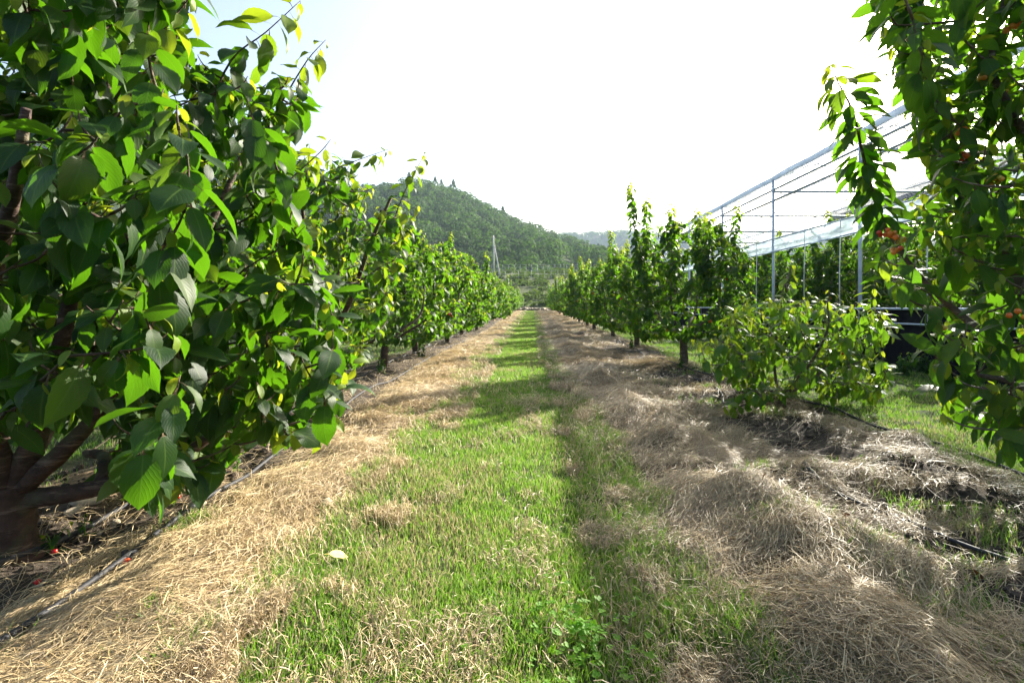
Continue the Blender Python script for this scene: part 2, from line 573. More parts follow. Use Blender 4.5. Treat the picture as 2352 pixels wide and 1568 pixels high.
def strands(mb, x, y, ln, w, lift, ang, dark):
    n = len(x)
    k = RNG.normal(0, .45, n)
    t = np.array([-.5, -.17, .17, .5])
    tilt = (RNG.random(n) - .5) * 2 * lift
    h0 = .004 + RNG.random(n) ** 2 * lift
    roll = (RNG.random(n) - .3) * 1.2
    V = np.zeros((n, 4, 2, 3))
    for i, ti in enumerate(t):
        a = ang + k * ti
        cx = x + np.cos(a) * ln * ti; cyy = y + np.sin(a) * ln * ti
        cz = gz(cx, cyy) + h0 + np.maximum(tilt * ti * 2, -h0) + lift * .35 * (1 - (2 * ti) ** 2)
        for j, sg in enumerate((-1, 1)):
            V[:, i, j, 0] = cx - np.sin(a) * sg * w * .5 * np.cos(roll)
            V[:, i, j, 1] = cyy + np.cos(a) * sg * w * .5 * np.cos(roll)
            V[:, i, j, 2] = cz + sg * w * .5 * np.sin(roll)
    rnd = RNG.random(n)
    c = np.zeros((n, 8, 4)); c[..., 0] = dark[:, None]; c[..., 1] = rnd[:, None]
    o = np.arange(n)[:, None, None] * 8
    q = np.array([[0, 1, 3, 2], [2, 3, 5, 4], [4, 5, 7, 6]])[None] + o
    mb.add(V.reshape(-1, 3), q.reshape(-1, 4), None, c.reshape(-1, 4))


HOSES = [
    ([(-1.50, .9), (-1.53, 1.46), (-1.55, 1.96), (-1.6, 2.6), (-1.66, 3.27), (-1.75, 4.5), (-1.9, 6.0), (-1.86, 8), (-1.95, 11), (-1.9, 16), (-1.95, 26), (-1.9, 40)], .0105,
     'black drip hose with a dripper clip lying along the sunlit straw edge'),
    ([(-2.02, 1.5), (-1.97, 2.0), (-2.0, 2.56), (-1.98, 3.3), (-2.1, 4.6), (-2.3, 6.2), (-2.35, 8.6), (-2.42, 14), (-2.4, 30)], .0105, 'black drip hose on bare soil between the stones and the nearest trunk'),
    ([(1.86, 1.2), (1.80, 1.88), (1.70, 2.28), (1.55, 2.7), (1.62, 3.1)], .0095, 'short bluish black hose end half buried in straw and crumbly soil'),
    ([(2.8, 1.9), (2.71, 2.83), (2.68, 3.6), (2.76, 4.6), (2.62, 5.4), (2.5, 6.5), (2.35, 8.2), (2.2, 10), (2.3, 14), (2.25, 24)], .0115, 'long black hose curving past the foot of the bushy young tree'),
    ([(1.82, 4.9), (2.05, 5.6), (2.2, 6.4), (2.0, 6.9), (1.7, 6.7), (1.55, 6.6)], .0105, 'curled loose black hose end on straw in front of the plumed tree')]


def near_hose(x, y):
    d = np.full(len(x), 9.0)
    for pts, _, _ in HOSES[:2] + HOSES[3:4]:
        p = np.array(pts)
        hx = np.interp(y, p[:, 1], p[:, 0])
        d = np.where((y > p[:, 1].min()) & (y < p[:, 1].max()) & (np.diff(p[:, 1]).min() > 0), np.minimum(d, np.abs(x - hx)), d)
    d = np.minimum(d, np.hypot(x + 1.55, (y - 1.925) * .6) - .035)
    return 1 - sstep(.02, .05, d)


straw = MB()
for n, bx, pw in ((190000, (-2.3, -.6, .85, 9), 1.5), (300000, (.2, 3.0, .85, 9), 1.5), (60000, (-2.6, -.7, 9, 56), 1.2),
                  (80000, (.1, 2.9, 9, 56), 1.2), (60000, (-1.2, .9, .85, 7), 1.4), (12000, (2.5, 6, 2.5, 12), 1.2), (15000, (-6, -2.2, 2, 14), 1.2)):
    x, y = scatter(n, *bx, pw)
    st, gr, so, sa, path, tuft = zones(x, y)
    patch = sstep(.56, .66, fbm(x * 4.5 + 5, y * 4.5 + 9, 3))
    gap = sstep(.30, .46, fbm(x * 3.4 + 61, y * 3.4 + 15, 3))
    den = (1 - .9 * near_hose(x, y)) * (.25 + .75 * gap) * st * (.55 + .6 * fbm(x * 3 + 8, y * 3, 2)) * (1 - .5 * tuft) + path * (.05 + .85 * patch + .10 * sstep(.1, .5, x)) + .03 * so
    ok = RNG.random(n) < den
    x, y, st, patch, path = x[ok], y[ok], st[ok], patch[ok], path[ok]
    m = len(x)
    sc = np.maximum(1, (y / 3.0) ** .75)
    ln = (.05 + .15 * RNG.random(m) ** 1.3) * np.minimum(sc, 2.2) * (1 - .6 * path)
    w = (.0011 + .0013 * RNG.random(m)) * sc
    flow = math.pi / 2 + (fbm(x * .9 + 2, y * .9 + 6, 2) - .5) * 4.4
    ang = flow + RNG.normal(0, .75, m)
    lift = (.012 + .03 * fbm(x * 4, y * 4 + 70, 2)) * np.minimum(sc, 1.6) + .015 * path
    dark = np.clip(.75 * (RNG.random(m) < .22) + .3 * RNG.random(m) * (x > 0) + .55 * sstep(.5, .64, fbm(x * 2.6 + 31, y * 2.6 + 77, 3)) * RNG.random(m), 0, 1)
    strands(straw, x, y, ln, w, lift, ang, dark)
clod = MB()
for n, bx in ((2600, (1.2, 2.6, 1.3, 3.2)), (1500, (1.4, 2.7, 3.5, 9)), (1800, (-2.7, -1.5, 1.3, 4.5))):
    x = RNG.uniform(bx[0], bx[1], n); y = RNG.uniform(bx[2], bx[3], n)
    so = zones(x, y)[2]
    for xx, yy in zip(x[so > .45], y[so > .45]):
        s_ = .004 + .022 * RNG.random() ** 3
        k = len(clod.v); clod.ball((0, 0, 0), s_, 6, 4)
        v = clod.v[k]
        clod.v[k] = v * RNG.uniform(.7, 1.3, 3) * np.array([1, 1, .7]) * (1 + .35 * (RNG.random((len(v), 1)) - .5)) + np.array([xx, yy, g(xx, yy) + s_ * .3])
        clod.c[k][:, 2] = 1
tag(clod.build('dirt', M_GROUND, smooth=False), 'loose dark soil crumbs on the bare patches between straw', 'soil', kind='stuff')
tag(straw.build('straw', M_STRAW, smooth=False), 'cut dry straw lying along both sides of the grass path', 'straw', kind='stuff')

# ------------------------------------------------------------------ leaves
W_T = np.array([0, .05, .15, .3, .45, .6, .75, .87, .95, 1.0])
W_W = np.array([.02, .115, .2, .258, .275, .25, .178, .08, .022, .002])
SEC_FINE = np.array([-.24, -.12, 0, .035, .085, .15, .22, .29, .36, .43, .5, .57, .64, .71, .78, .85, .91, .96, 1])
SEC_MID = np.array([-.2, 0, .16, .42, .68, .87, 1])


def unit(a):
    return a / (np.linalg.norm(a, axis=-1, keepdims=True) + 1e-9)


def leaf_mesh(mb, P, L, N, size, age, fine=True, droop=1.0, wide=1.0):
    n = len(P)
    if n == 0: return
    ts = SEC_FINE if fine else SEC_MID
    cr = np.array([-1, -.5, 0, .5, 1.0]) if fine else np.array([-1, 0, 1.0])
    L = unit(L); N = unit(N - L * (N * L).sum(1, keepdims=True)); S = np.cross(L, N)
    bend = (.35 + .8 * RNG.random(n)) * droop
    pet = (.4 + .6 * RNG.random(n)) * droop
    fold = .12 + .38 * RNG.random(n)
    wr = (.84 + .3 * RNG.random(n)) * wide
    wave = (RNG.random(n) - .5) * .07
    wph = RNG.random(n) * 6.28
    tw = RNG.normal(0, .35, n)
    rnd = RNG.random(n)
    th = np.zeros(n); pos = P.copy()
    ns, nc = len(ts), len(cr)
    V = np.zeros((n, ns, nc, 3)); C = np.zeros((n, ns, nc, 4))
    C[..., 0] = age[:, None, None]; C[..., 1] = rnd[:, None, None]
    for i, t in enumerate(ts):
        if i:
            ds = ts[i] - ts[i - 1]
            th = th + (pet * ds / .24 if t <= 0 else bend * ds)
            pos = pos + (np.cos(th)[:, None] * L - np.sin(th)[:, None] * N) * (ds * size)[:, None]
        nrm = np.sin(th)[:, None] * L + np.cos(th)[:, None] * N
        ca, sa = np.cos(tw * max(t, 0))[:, None], np.sin(tw * max(t, 0))[:, None]
        S_ = S * ca + nrm * sa; nrm = nrm * ca - S * sa
        w = np.interp(t, W_T, W_W) if t >= 0 else .011
        if fine and t > 0.02: w *= 1.035 if i % 2 else .965
        for j, u in enumerate(cr):
            ww = w * size * wr
            up = abs(u) * ww * np.sin(fold) - (u * u) * ww * .18
            if t > 0: up = up + abs(u) * size * wave * np.sin(t * 9 + wph + (u > 0) * 1.7) * (w / .26)
            V[:, i, j] = pos + S_ * (u * ww * np.cos(fold))[:, None] + nrm * up[:, None]
            C[:, i, j, 2] = .5 + .5 * u
            C[:, i, j, 3] = max(t, 0) if t > 0 else 0
    o = (np.arange(n) * ns * nc)[:, None, None]
    a = (np.arange(ns - 1)[:, None] * nc + np.arange(nc - 1)[None]).ravel()
    q = np.stack([a, a + 1, a + nc + 1, a + nc], 1)[None] + o
    mb.add(V.reshape(-1, 3), q.reshape(-1, 4), None, C.reshape(-1, 4))


def bez(a, b, c, n):
    t = np.linspace(0, 1, n)[:, None]
    return (1 - t) ** 2 * a + 2 * t * (1 - t) * b + t * t * c


def resample(pts, step):
    pts = np.asarray(pts, float)
    d = np.concatenate([[0], np.cumsum(np.linalg.norm(np.diff(pts, axis=0), axis=1))])
    n = max(int(d[-1] / step), 2)
    s = np.linspace(0, d[-1], n)
    return np.stack([np.interp(s, d, pts[:, i]) for i in range(3)], 1), s, d[-1]


def smooth_path(pts, n=14):
    """Catmull-Rom through the points"""
    p = np.asarray(pts, float)
    if len(p) < 3:
        return np.linspace(p[0], p[-1], n)
    p = np.concatenate([[2 * p[0] - p[1]], p, [2 * p[-1] - p[-2]]])
    out = []
    k = max(n // (len(p) - 3), 3)
    for i in range(1, len(p) - 2):
        for t in np.linspace(0, 1, k, endpoint=False):
            out.append(.5 * (2 * p[i] + (p[i + 1] - p[i - 1]) * t + (2 * p[i - 1] - 5 * p[i] + 4 * p[i + 1] - p[i + 2]) * t * t
                             + (3 * p[i] - p[i - 1] - 3 * p[i + 1] + p[i + 2]) * t ** 3))
    out.append(p[-2])
    return np.array(out)


class TreeGen:
    def __init__(self, fine, bias=-.25, wide=1.0):
        self.wide = wide
        self.wood, self.fine, self.bias = MB(), fine, bias
        self.P, self.L, self.N, self.S, self.A = [], [], [], [], []
        self.skel = []

    def limb(self, pts, r0, r1, sides=9, n=14):
        p = smooth_path(pts, n)
        t = np.linspace(0, 1, len(p))
        self.wood.tube(p, r0 + (r1 - r0) * t ** .8, sides, bump=.16 if r0 > .012 else 0)
        self.skel.append(p)
        return p

    def shoot(self, p, r0=.007, r1=.0018, size=.13, spacing=.02, start=.12, youth=.18, sides=5, spur=1, keep=None):
        self.wood.tube(p, np.linspace(r0, r1, len(p)), sides)
        q, s, tot = resample(p, spacing)
        tan = unit(np.gradient(q, axis=0))
        n = len(q)
        for rep in range(spur):
            f = s / tot
            ok = f >= start
            ang = np.arange(n) * 2.39996 + RNG.random() * 6.28 + RNG.normal(0, .35, n)
            ref = np.where(np.abs(tan[:, 2:3]) < .9, np.array([[0, 0, 1.0]]), np.array([[1.0, 0, 0]]))
            u = unit(np.cross(tan, ref)); w = np.cross(tan, u)
            rad = np.cos(ang)[:, None] * u + np.sin(ang)[:, None] * w
            L = rad + tan * (.35 + .3 * RNG.random((n, 1))) + np.array([0, 0, self.bias]) + RNG.normal(0, .13, (n, 3))
            N = np.array([0, 0, 1.0]) + tan * .4 + RNG.normal(0, .2, (n, 3))
            to_tip = (tot - s)
            grow = np.clip(.4 + to_tip / .17, 0, 1)
            sz = size * (.72 + .4 * RNG.random(n)) * grow
            age = np.clip(1 - to_tip / (youth + 1e-3), 0, 1) ** .8 * (.75 + .25 * RNG.random(n))
            age = np.maximum(age, .22 * (RNG.random(n) < .07))
            if keep is not None:
                ok = ok & keep(q + unit(L) * (sz * .5)[:, None] - np.array([0, 0, 1.0]) * (sz * .45)[:, None])
            self.P.append(q[ok]); self.L.append(L[ok]); self.N.append(N[ok]); self.S.append(sz[ok]); self.A.append(age[ok])

    def grow_to(self, tips, size, spacing, r0=.009, bow=.12, youth=.15, start=.15, spur=1, keep=None, reach=.75, up=0.35):
        for T in tips:
            sk = np.concatenate(self.skel)
            d = np.linalg.norm(sk - T, axis=1) + .9 * np.maximum(0, sk[:, 2] - T[2] + .05)
            Q = sk[np.argmin(d)]
            D = T - Q
            dist = np.linalg.norm(D)
            if dist < .06: continue
            c = Q + D * .5 + np.array([D[0], D[1], 0]) * .25 - np.array([0, 0, 1]) * dist * bow + RNG.normal(0, .06 * dist, 3)
            if D[2] < 0: c = Q + D * .5 + np.array([0, 0, 1]) * dist * .15
            p = bez(Q, c, T, 9)
            self.skel.append(p[2:-2])
            self.shoot(p, min(r0, .004 + dist * .008), .0016, size, spacing, start if dist < .8 else max(start, 1 - reach / dist), youth, 5, spur, keep)

    def finish(self, root, origin, leafmat, bark=None, cherries=0, fruit_size=.011, ripe=(.1, .8), keepf=None):
        self.wood.build('trunk', bark or M_BARK, root, True, origin)
        P, L, N, S, A = [np.concatenate(a) for a in (self.P, self.L, self.N, self.S, self.A)]
        f = MB(); leaf_mesh(f, P, L, N, S, A, self.fine, 1.0, self.wide)
        f.build('crown', leafmat, root, True, origin)
        if cherries:
            sk = np.concatenate(self.skel)
            if keepf is not None: sk = sk[keepf(sk)]
            for i in range(cherries):
                p = sk[RNG.integers(len(sk))]
                bunch(p, root, origin, RNG.integers(4, 9), ripe, fruit_size)
        return len(P)


def bunch(p, root, origin, n, ripe, r):
    b = MB()
    base = ripe[0] + (ripe[1] - ripe[0]) * RNG.random()
    for i in range(n):
        a = RNG.random() * 6.28; l = r * (3 + 2.5 * RNG.random())
        c = p + np.array([math.cos(a) * r * 2.1 * RNG.random() ** .5, math.sin(a) * r * 2.1 * RNG.random() ** .5, -l])
        rp = np.clip(base + RNG.normal(0, .12), 0, 1)
        rr = r * (.85 + .3 * RNG.random())
        b.ball(c, rr, 10, 7, (rp, RNG.random(), 0, 1))
        b.tube(np.array([p, (p + c) / 2 + np.array([0, 0, .006]), c + np.array([0, 0, rr * .9])]), .0011, 4, (0, 0, 1, 1), False)
    return b.build('cherry_bunch', M_CHERRY, root, True, origin)


# ------------------------------------------------------------------ near left tree (at the edge of the photo)
def project(p):
    return VX + p[:, 0] / p[:, 1] * FOC, VY - (p[:, 2] - EYE) / p[:, 1] * FOC


def in_poly(x, y, poly):
    ins = np.zeros(len(x), bool)
    k = len(poly)
    for i in range(k):
        x1, y1 = poly[i]; x2, y2 = poly[(i + 1) % k]
        cond = ((y1 > y) != (y2 > y)) & (x < (x2 - x1) * (y - y1) / (y2 - y1 + 1e-9) + x1)
        ins ^= cond
    return ins


B1 = np.array([-2.08, 2.02, g(-2.08, 2.02) - .03])
t1 = TreeGen(True, -.45)
t1.limb([B1, B1 + (0, 0, .13), B1 + (.01, .0, .3)], .105, .085, 14)
t1.wood.tube(np.array([B1 + (0, 0, -.05), B1 + (0, 0, .05)]), [.15, .105], 14, bump=.25)
crotch = B1 + np.array([.02, 0, .26])
A = t1.limb([crotch + (-.02, 0, -.02), at(150, 1135, 2.05), at(340, 1085, 2.15), at(500, 990, 2.3), at(640, 860, 2.5)], .045, .014, 10)
t1.limb([at(270, 1105, 2.1), at(330, 1030, 2.2), at(400, 985, 2.35), at(480, 860, 2.6), at(560, 640, 2.7)], .032, .010, 9)
t1.limb([at(235, 1110, 2.1), at(240, 1050, 2.3), at(200, 1040, 2.5)], .03, .02, 9)
t1.limb([crotch, at(75, 1020, 1.98), at(110, 900, 1.95), at(160, 700, 1.95), at(190, 450, 1.95), at(260, 150, 2.0)], .05, .012, 10)
t1.limb([crotch, at(130, 1050, 2.0), at(230, 940, 2.05), at(340, 760, 2.1), at(480, 520, 2.25), at(560, 350, 2.4)], .042, .011, 10)
t1.limb([crotch, at(-20, 1000, 1.9), at(-60, 800, 1.7), at(20, 500, 1.5), at(60, 250, 1.4)], .05, .012, 10)
t1.limb([crotch, at(-60, 1000, 2.3), at(-100, 700, 2.7), at(-80, 300, 2.9)], .05, .012, 10)
t1.limb([crotch, at(120, 960, 2.5), at(200, 800, 2.9), at(300, 600, 3.1), at(380, 300, 3.1)], .045, .012, 10)
POLY1 = [(-500, -700), (330, -500), (470, -60), (400, 60), (430, 130), (520, 110), (600, 190), (680, 170), (725, 210), (715, 280), (670, 330), (660, 430), (720, 560), (795, 740), (835, 860), (760, 960), (680, 1015),
         (560, 1020), (490, 1110), (440, 1140), (300, 1150), (255, 1090), (330, 985), (180, 965), (60, 1000), (-500, 1050)]


def keep1(p):
    x, y = project(p)
    return in_poly(x, y, POLY1) & (p[:, 1] > 1.12)


# shoots that make the outline
for pts, sz in (([at(470, 280, 2.45), at(530, 140, 2.5), at(610, 75, 2.55), at(690, 2, 2.6)], .165),
                ([at(590, 330, 2.6), at(650, 230, 2.75), at(705, 140, 2.85), at(748, 92, 2.9)], .135),
                ([at(250, 250, 1.9), at(330, 130, 1.95), at(400, 40, 2.0), at(440, -10, 2.0)], .15),
                ([at(210, 430, 1.75), at(250, 300, 1.8), at(300, 225, 1.85)], .13),
                ([at(600, 480, 2.5), at(680, 400, 2.6), at(735, 350, 2.7), at(760, 320, 2.75)], .12),
                ([at(560, 900, 2.3), at(650, 880, 2.2), at(740, 850, 2.15), at(815, 840, 2.1)], .14),
                ([at(600, 970, 2.25), at(660, 955, 2.2), at(720, 960, 2.15), at(775, 955, 2.15)], .135),
                ([at(350, 1080, 2.1), at(430, 1060, 2.0), at(480, 1050, 1.95)], .15),
                ([at(270, 1060, 2.05), at(310, 1090, 1.95), at(340, 1120, 1.9)], .14),
                ([at(480, 700, 2.3), at(560, 620, 2.35), at(660, 560, 2.4), at(700, 520, 2.4)], .13)):
    t1.skel.append(smooth_path(pts, 10)[:-3])
    t1.shoot(smooth_path(pts, 14), .006, .0016, sz, .026, .02, .32, 6, 1)
tips = []
while len(tips) < 780:
    x, y = RNG.uniform(-150, 830), RNG.uniform(-250, 1080)
    dep = RNG.uniform(1.3, 3.1) if x < 450 else RNG.uniform(1.85, 3.0)
    if in_poly(np.array([x]), np.array([y]), POLY1)[0]:
        tips.append(at(x, y, dep))
tips.sort(key=lambda p: np.linalg.norm(p - B1))
t1.grow_to(tips, .160, .0150, keep=keep1, reach=.8, youth=.02)
tree_l1 = tag(empty('cherry_tree', B1), 'nearest cherry tree with large dark leaves and low forked limb reaching over dry straw', 'tree', 'cherry trees in the row opposite the greenhouse')
print('L1 leaves', t1.finish(tree_l1, B1, M_LEAF, M_BARKRED, 0))
for p, n, rp in ((at(372, 405, 2.2), 4, .95), (at(290, 640, 2.0), 4, .9), (at(470, 610, 2.3), 4, .85), (at(185, 500, 1.9), 3, .95)):
    bunch(p, tree_l1, B1, n, (rp, rp), .011)

# ------------------------------------------------------------------ second left tree
B2 = np.array([-2.35, 4.9, g(-2.35, 4.9) - .03])
t2 = TreeGen(True)
t2.limb([B2, B2 + (0.02, 0, .2), B2 + (.0, .02, .45)], .085, .07, 12)
cr2 = B2 + np.array([0, .02, .42])
for pts in ([cr2, at(740, 800, 4.7), at(800, 700, 4.4), at(850, 560, 4.2), at(900, 450, 4.15)], [cr2, at(700, 720, 4.6), at(700, 560, 4.4), at(690, 420, 4.3)],
            [cr2, at(620, 780, 4.6), at(560, 640, 4.3), at(540, 480, 4.3)], [cr2, at(600, 760, 5.2), at(560, 600, 5.6)], [cr2, at(720, 760, 5.2), at(780, 620, 5.6), at(800, 500, 5.7)],
            [cr2, at(760, 850, 4.5), at(860, 780, 4.2)]):
    t2.limb(pts, .04, .011, 8)
POLY2 = [(380, 380), (520, 250), (640, 300), (700, 330), (790, 330), (860, 410), (900, 440), (960, 480), (960, 560), (930, 600), (925, 680), (880, 760), (840, 830), (700, 900), (450, 900), (380, 700)]


def keep2(p):
    x, y = project(p)
    return in_poly(x, y, POLY2)


for pts, sz in (([at(700, 460, 4.2), at(760, 395, 4.15), at(830, 365, 4.1), at(893, 343, 4.05)], .13), ([at(900, 520, 4.1), at(925, 450, 4.1), at(950, 400, 4.1), at(978, 350, 4.1)], .115),
                ([at(690, 480, 4.2), at(705, 400, 4.2), at(712, 330, 4.2)], .12), ([at(840, 560, 4.0), at(900, 510, 3.95), at(960, 470, 3.9)], .12),
                ([at(820, 650, 4.0), at(880, 610, 3.9), at(930, 590, 3.85)], .12), ([at(800, 600, 4.1), at(820, 500, 4.1), at(845, 430, 4.1)], .12),
                ([at(640, 620, 3.7), at(700, 560, 3.6), at(740, 500, 3.5)], .13), ([at(600, 420, 4.3), at(640, 350, 4.2), at(665, 300, 4.2)], .12)):
    t2.skel.append(smooth_path(pts, 10)[:-3])
    t2.shoot(smooth_path(pts, 14), .006, .0016, sz, .026, .02, .28, 5, 1)
tips = []
while len(tips) < 340:
    x, y = RNG.uniform(400, 960), RNG.uniform(300, 860)
    if in_poly(np.array([x]), np.array([y]), POLY2)[0]:
        tips.append(at(x, y, RNG.uniform(3.7, 5.9)))
tips.sort(key=lambda p: np.linalg.norm(p - B2))
t2.grow_to(tips, .135, .018, keep=keep2, reach=.8, youth=.09)
tree_l2 = tag(empty('cherry_tree', B2), 'bushy cherry tree with many yellow shoot tips, second in the row opposite the greenhouse', 'tree', 'cherry trees in the row opposite the greenhouse')
print('L2 leaves', t2.finish(tree_l2, B2, M_LEAF, M_BARKRED, 3, .011, (.6, .9)))

# ------------------------------------------------------------------ near right tree
B0 = np.array([2.62, 2.45, g(2.62, 2.45) - .03])
t0 = TreeGen(True, -.16, .8)
t0.limb([B0, B0 + (0, 0, .25), B0 + (-.02, 0, .5)], .09, .07, 12)
c0 = B0 + np.array([-.02, 0, .48])
for pts, r in (([c0, at(2400, 800, 2.4), at(2330, 620, 2.4), at(2262, 455, 2.4), at(2190, 335, 2.45), at(2140, 210, 2.45), at(2100, 90, 2.45), at(2070, -40, 2.45)], .036),
               ([c0, at(2480, 700, 2.3), at(2430, 480, 2.3), at(2345, 290, 2.3), at(2275, 150, 2.3), at(2310, -10, 2.3), at(2330, -150, 2.3)], .032),
               ([c0, at(2300, 800, 2.5), at(2180, 700, 2.6), at(2100, 620, 2.6), at(2030, 520, 2.6)], .028),
               ([c0, at(2420, 950, 2.4), at(2330, 880, 2.3), at(2240, 860, 2.25)], .026),
               ([c0, at(2500, 700, 2.9), at(2420, 500, 3.1), at(2380, 250, 3.2), at(2340, 0, 3.2)], .036),
               ([c0, at(2600, 650, 2.2), at(2600, 300, 2.2), at(2560, 0, 2.3)], .036)):
    t0.limb(pts, r, .008, 9, 20)
POLY0 = [(2040, -200), (2010, -40), (2000, 60), (2050, 150), (2090, 250), (2085, 330), (2130, 400), (2080, 420), (2070, 480), (2140, 520), (2000, 540), (2000, 610), (2060, 690), (2130, 720), (2080, 770), (2130, 830),
         (2150, 960), (2240, 970), (2260, 1040), (2360, 1060), (2900, 1050), (2900, -500)]


def keep0(p):
    x, y = project(p)
    return in_poly(x, y, POLY0)


for pts, sz, sp in (([at(2040, 540, 2.6), at(2010, 460, 2.6), at(1985, 370, 2.6), at(1960, 260, 2.6), at(1925, 190, 2.6), at(1908, 148, 2.6)], .158, .017),
                    ([at(2140, 210, 2.45), at(2100, 90, 2.45), at(2075, 0, 2.45), at(2050, -120, 2.45)], .15, .02),
                    ([at(2262, 455, 2.4), at(2190, 335, 2.45), at(2140, 210, 2.45)], .15, .024),
                    ([at(2345, 290, 2.3), at(2275, 150, 2.3), at(2310, -10, 2.3), at(2330, -150, 2.3)], .15, .024)):
    t0.skel.append(smooth_path(pts, 10)[:-3])
    t0.shoot(smooth_path(pts, 18), .011, .0016, sz, sp, .02, .17, 6, 2)
tips = []
while len(tips) < 570:
    x, y = RNG.uniform(2000, 2800), RNG.uniform(-150, 1040)
    if in_poly(np.array([x]), np.array([y]), POLY0)[0]:
        tips.append(at(x, y, RNG.uniform(1.95, 3.1)))
tips.sort(key=lambda p: np.linalg.norm(p - B0))
t0.grow_to(tips, .165, .019, keep=keep0, reach=.75, youth=.05)
tree_r0 = tag(empty('cherry_tree', B0), 'near cherry tree at the photo edge with orange and red cherries on dark drooping branches', 'tree', 'cherry trees in the row beside the greenhouse')
print('R0 leaves', t0.finish(tree_r0, B0, M_LEAF_BRIGHT, None, 12, .0115, (.1, .45), keepf=lambda p: (p[:, 2] > .8) & (p[:, 1] < 2.6)))
for p, n, rp in ((at(2180, 318, 2.33), 4, .55), (at(2215, 320, 2.33), 5, .68), (at(2205, 335, 2.3), 5, .62), (at(2030, 510, 2.5), 4, .68), (at(2052, 515, 2.48), 8, .5), (at(2075, 525, 2.48), 8, .22), (at(2060, 550, 2.45), 5, .4),
                 (at(2335, 690, 2.0), 3, .5), (at(2210, 275, 2.35), 5, .42), (at(2300, 190, 2.35), 6, .25), (at(2330, 30, 2.2), 4, .5)):
    bunch(p, tree_r0, B0, n, (rp, rp), .0125)


# ------------------------------------------------------------------ row trees
def row_tree(H, R, seed, nlimb=6, nshoot=46, size=.13, spacing=.024, trunk=.38, tip_up=.5, plume=3):
    global RNG
    keepr = RNG
    RNG = np.random.default_rng(seed)
    t = TreeGen(False)
    lean = RNG.normal(0, .04, 2)
    top = np.array([lean[0], lean[1], trunk])
    t.limb([np.array([0, 0, -.06]), np.array([lean[0] * .3, lean[1] * .3, trunk * .5]), top], .068, .055, 9)
    for i in range(nlimb):
        a = i / nlimb * 2 * math.pi + RNG.normal(0, .25)
        d = np.array([math.cos(a), math.sin(a), 0])
        r = R * RNG.uniform(.45, .7)
        t.limb([top - (0, 0, .03), top + d * r * .45 + (0, 0, .16 + .1 * RNG.random()), top + d * r + (0, 0, .22 * H), top + d * r * 1.1 + (0, 0, H * RNG.uniform(.42, .55))], .032, .009, 6, 12)
    tips = []
    for i in range(nshoot):
        a = RNG.random() * 2 * math.pi
        f = i / nshoot
        z = trunk + .08 + (H - trunk - .02) * f ** 1.05
        env = R * (1.0 - .55 * max(0, (f - .55) / .45) ** 1.5) * (.72 + .28 * min(f / .15, 1))
        tips.append(np.array([math.cos(a), math.sin(a), 0]) * env * RNG.uniform(.45, 1.0) ** .6 + np.array([0, 0, z]))
    tips.sort(key=lambda p: np.linalg.norm(p))
    t.grow_to(tips, size, spacing, bow=.10, youth=.05, start=.06, reach=1.0)
    for i in range(plume):
        a = RNG.random() * 6.28; r = R * RNG.uniform(.1, .75)
        p0 = np.array([math.cos(a) * r, math.sin(a) * r, H * .5]); p1 = p0 * np.array([1.15, 1.15, 0]) + np.array([RNG.normal(0, .06), RNG.normal(0, .06), H * RNG.uniform(1.02, 1.3)])
        t.shoot(bez(p0, (p0 + p1) / 2 + RNG.normal(0, .05, 3), p1, 9), .008, .0016, size * .92, spacing * .75, .05, .25, 5)
    RNG = keepr
    return t


PROTO_L = [(2.2, 1.3, 21), (2.15, 1.38, 22), (2.3, 1.25, 23)]
PROTO_R = [(2.15, 1.1, 31), (2.2, 1.15, 32), (2.1, 1.08, 33)]
protos = {}


def proto(key, args, red, ch, ripe):
    H, R, s = args
    t = row_tree(H, R, s, plume=2 if red else 9, nshoot=330 if red else 400, spacing=.0145)
    e = empty('cherry_tree', (0, 0, 0))
    print(key, t.finish(e, (0, 0, 0), M_LEAF_MID, M_BARKRED if red else M_BARK, ch, .0125, ripe))
    protos[key] = [e, False]


for i, a in enumerate(PROTO_L): proto(('L', i), a, True, 8, (.6, .85))
for i, a in enumerate(PROTO_R): proto(('R', i), a, False, 16, (.15, .6))


def put(key, x, y, rz, s, label, group, sz=1.0):
    e, used = protos[key]
    o = copy_tree(e) if used else e
    protos[key][1] = True
    o.location = (x, y, g(x, y)); o.rotation_euler = (0, 0, rz); o.scale = (s, s, s * sz)
    return tag(o, label, 'tree', group)


ORD = ['first', 'second', 'third', 'fourth', 'fifth', 'sixth', 'seventh', 'eighth', 'ninth', 'tenth', 'eleventh', 'twelfth', 'thirteenth', 'fourteenth', 'fifteenth']
GL = 'cherry trees in the row opposite the greenhouse'
GR = 'cherry trees in the row beside the greenhouse'
lys = [8.1, 10.5, 13.8, 17.2, 20.6, 24, 27.4, 30.8, 34.2, 37.6, 41, 44.5, 48, 51.5, 55]
notes_l = {0: 'round cherry tree with reddish trunk and sprouts at its foot, third in row opposite greenhouse',
           1: 'cherry tree with leaf sprouts at its trunk foot, fourth in the row opposite the greenhouse',
           2: 'broad low cherry tree leaning over its drip hose, fifth along the row opposite the greenhouse'}
for i, y in enumerate(lys):
    lab = notes_l.get(i) or ('sunlit cherry tree in the row opposite the greenhouse, %s trunk along it' % ORD[i + 2] if i < 8
                             else 'small distant cherry tree near the far end of the row opposite the greenhouse')
    put(('L', i % 3), -2.38 + RNG.normal(0, .06), y, RNG.random() * 6.28, RNG.uniform(.95, 1.06), lab, GL if i < 8 else 'far end trees of the row opposite the greenhouse')
rys = [8.4, 12.1, 16.3, 20, 23.5, 27, 30.5, 34, 37.5, 41, 44.5, 48, 51.5, 55]
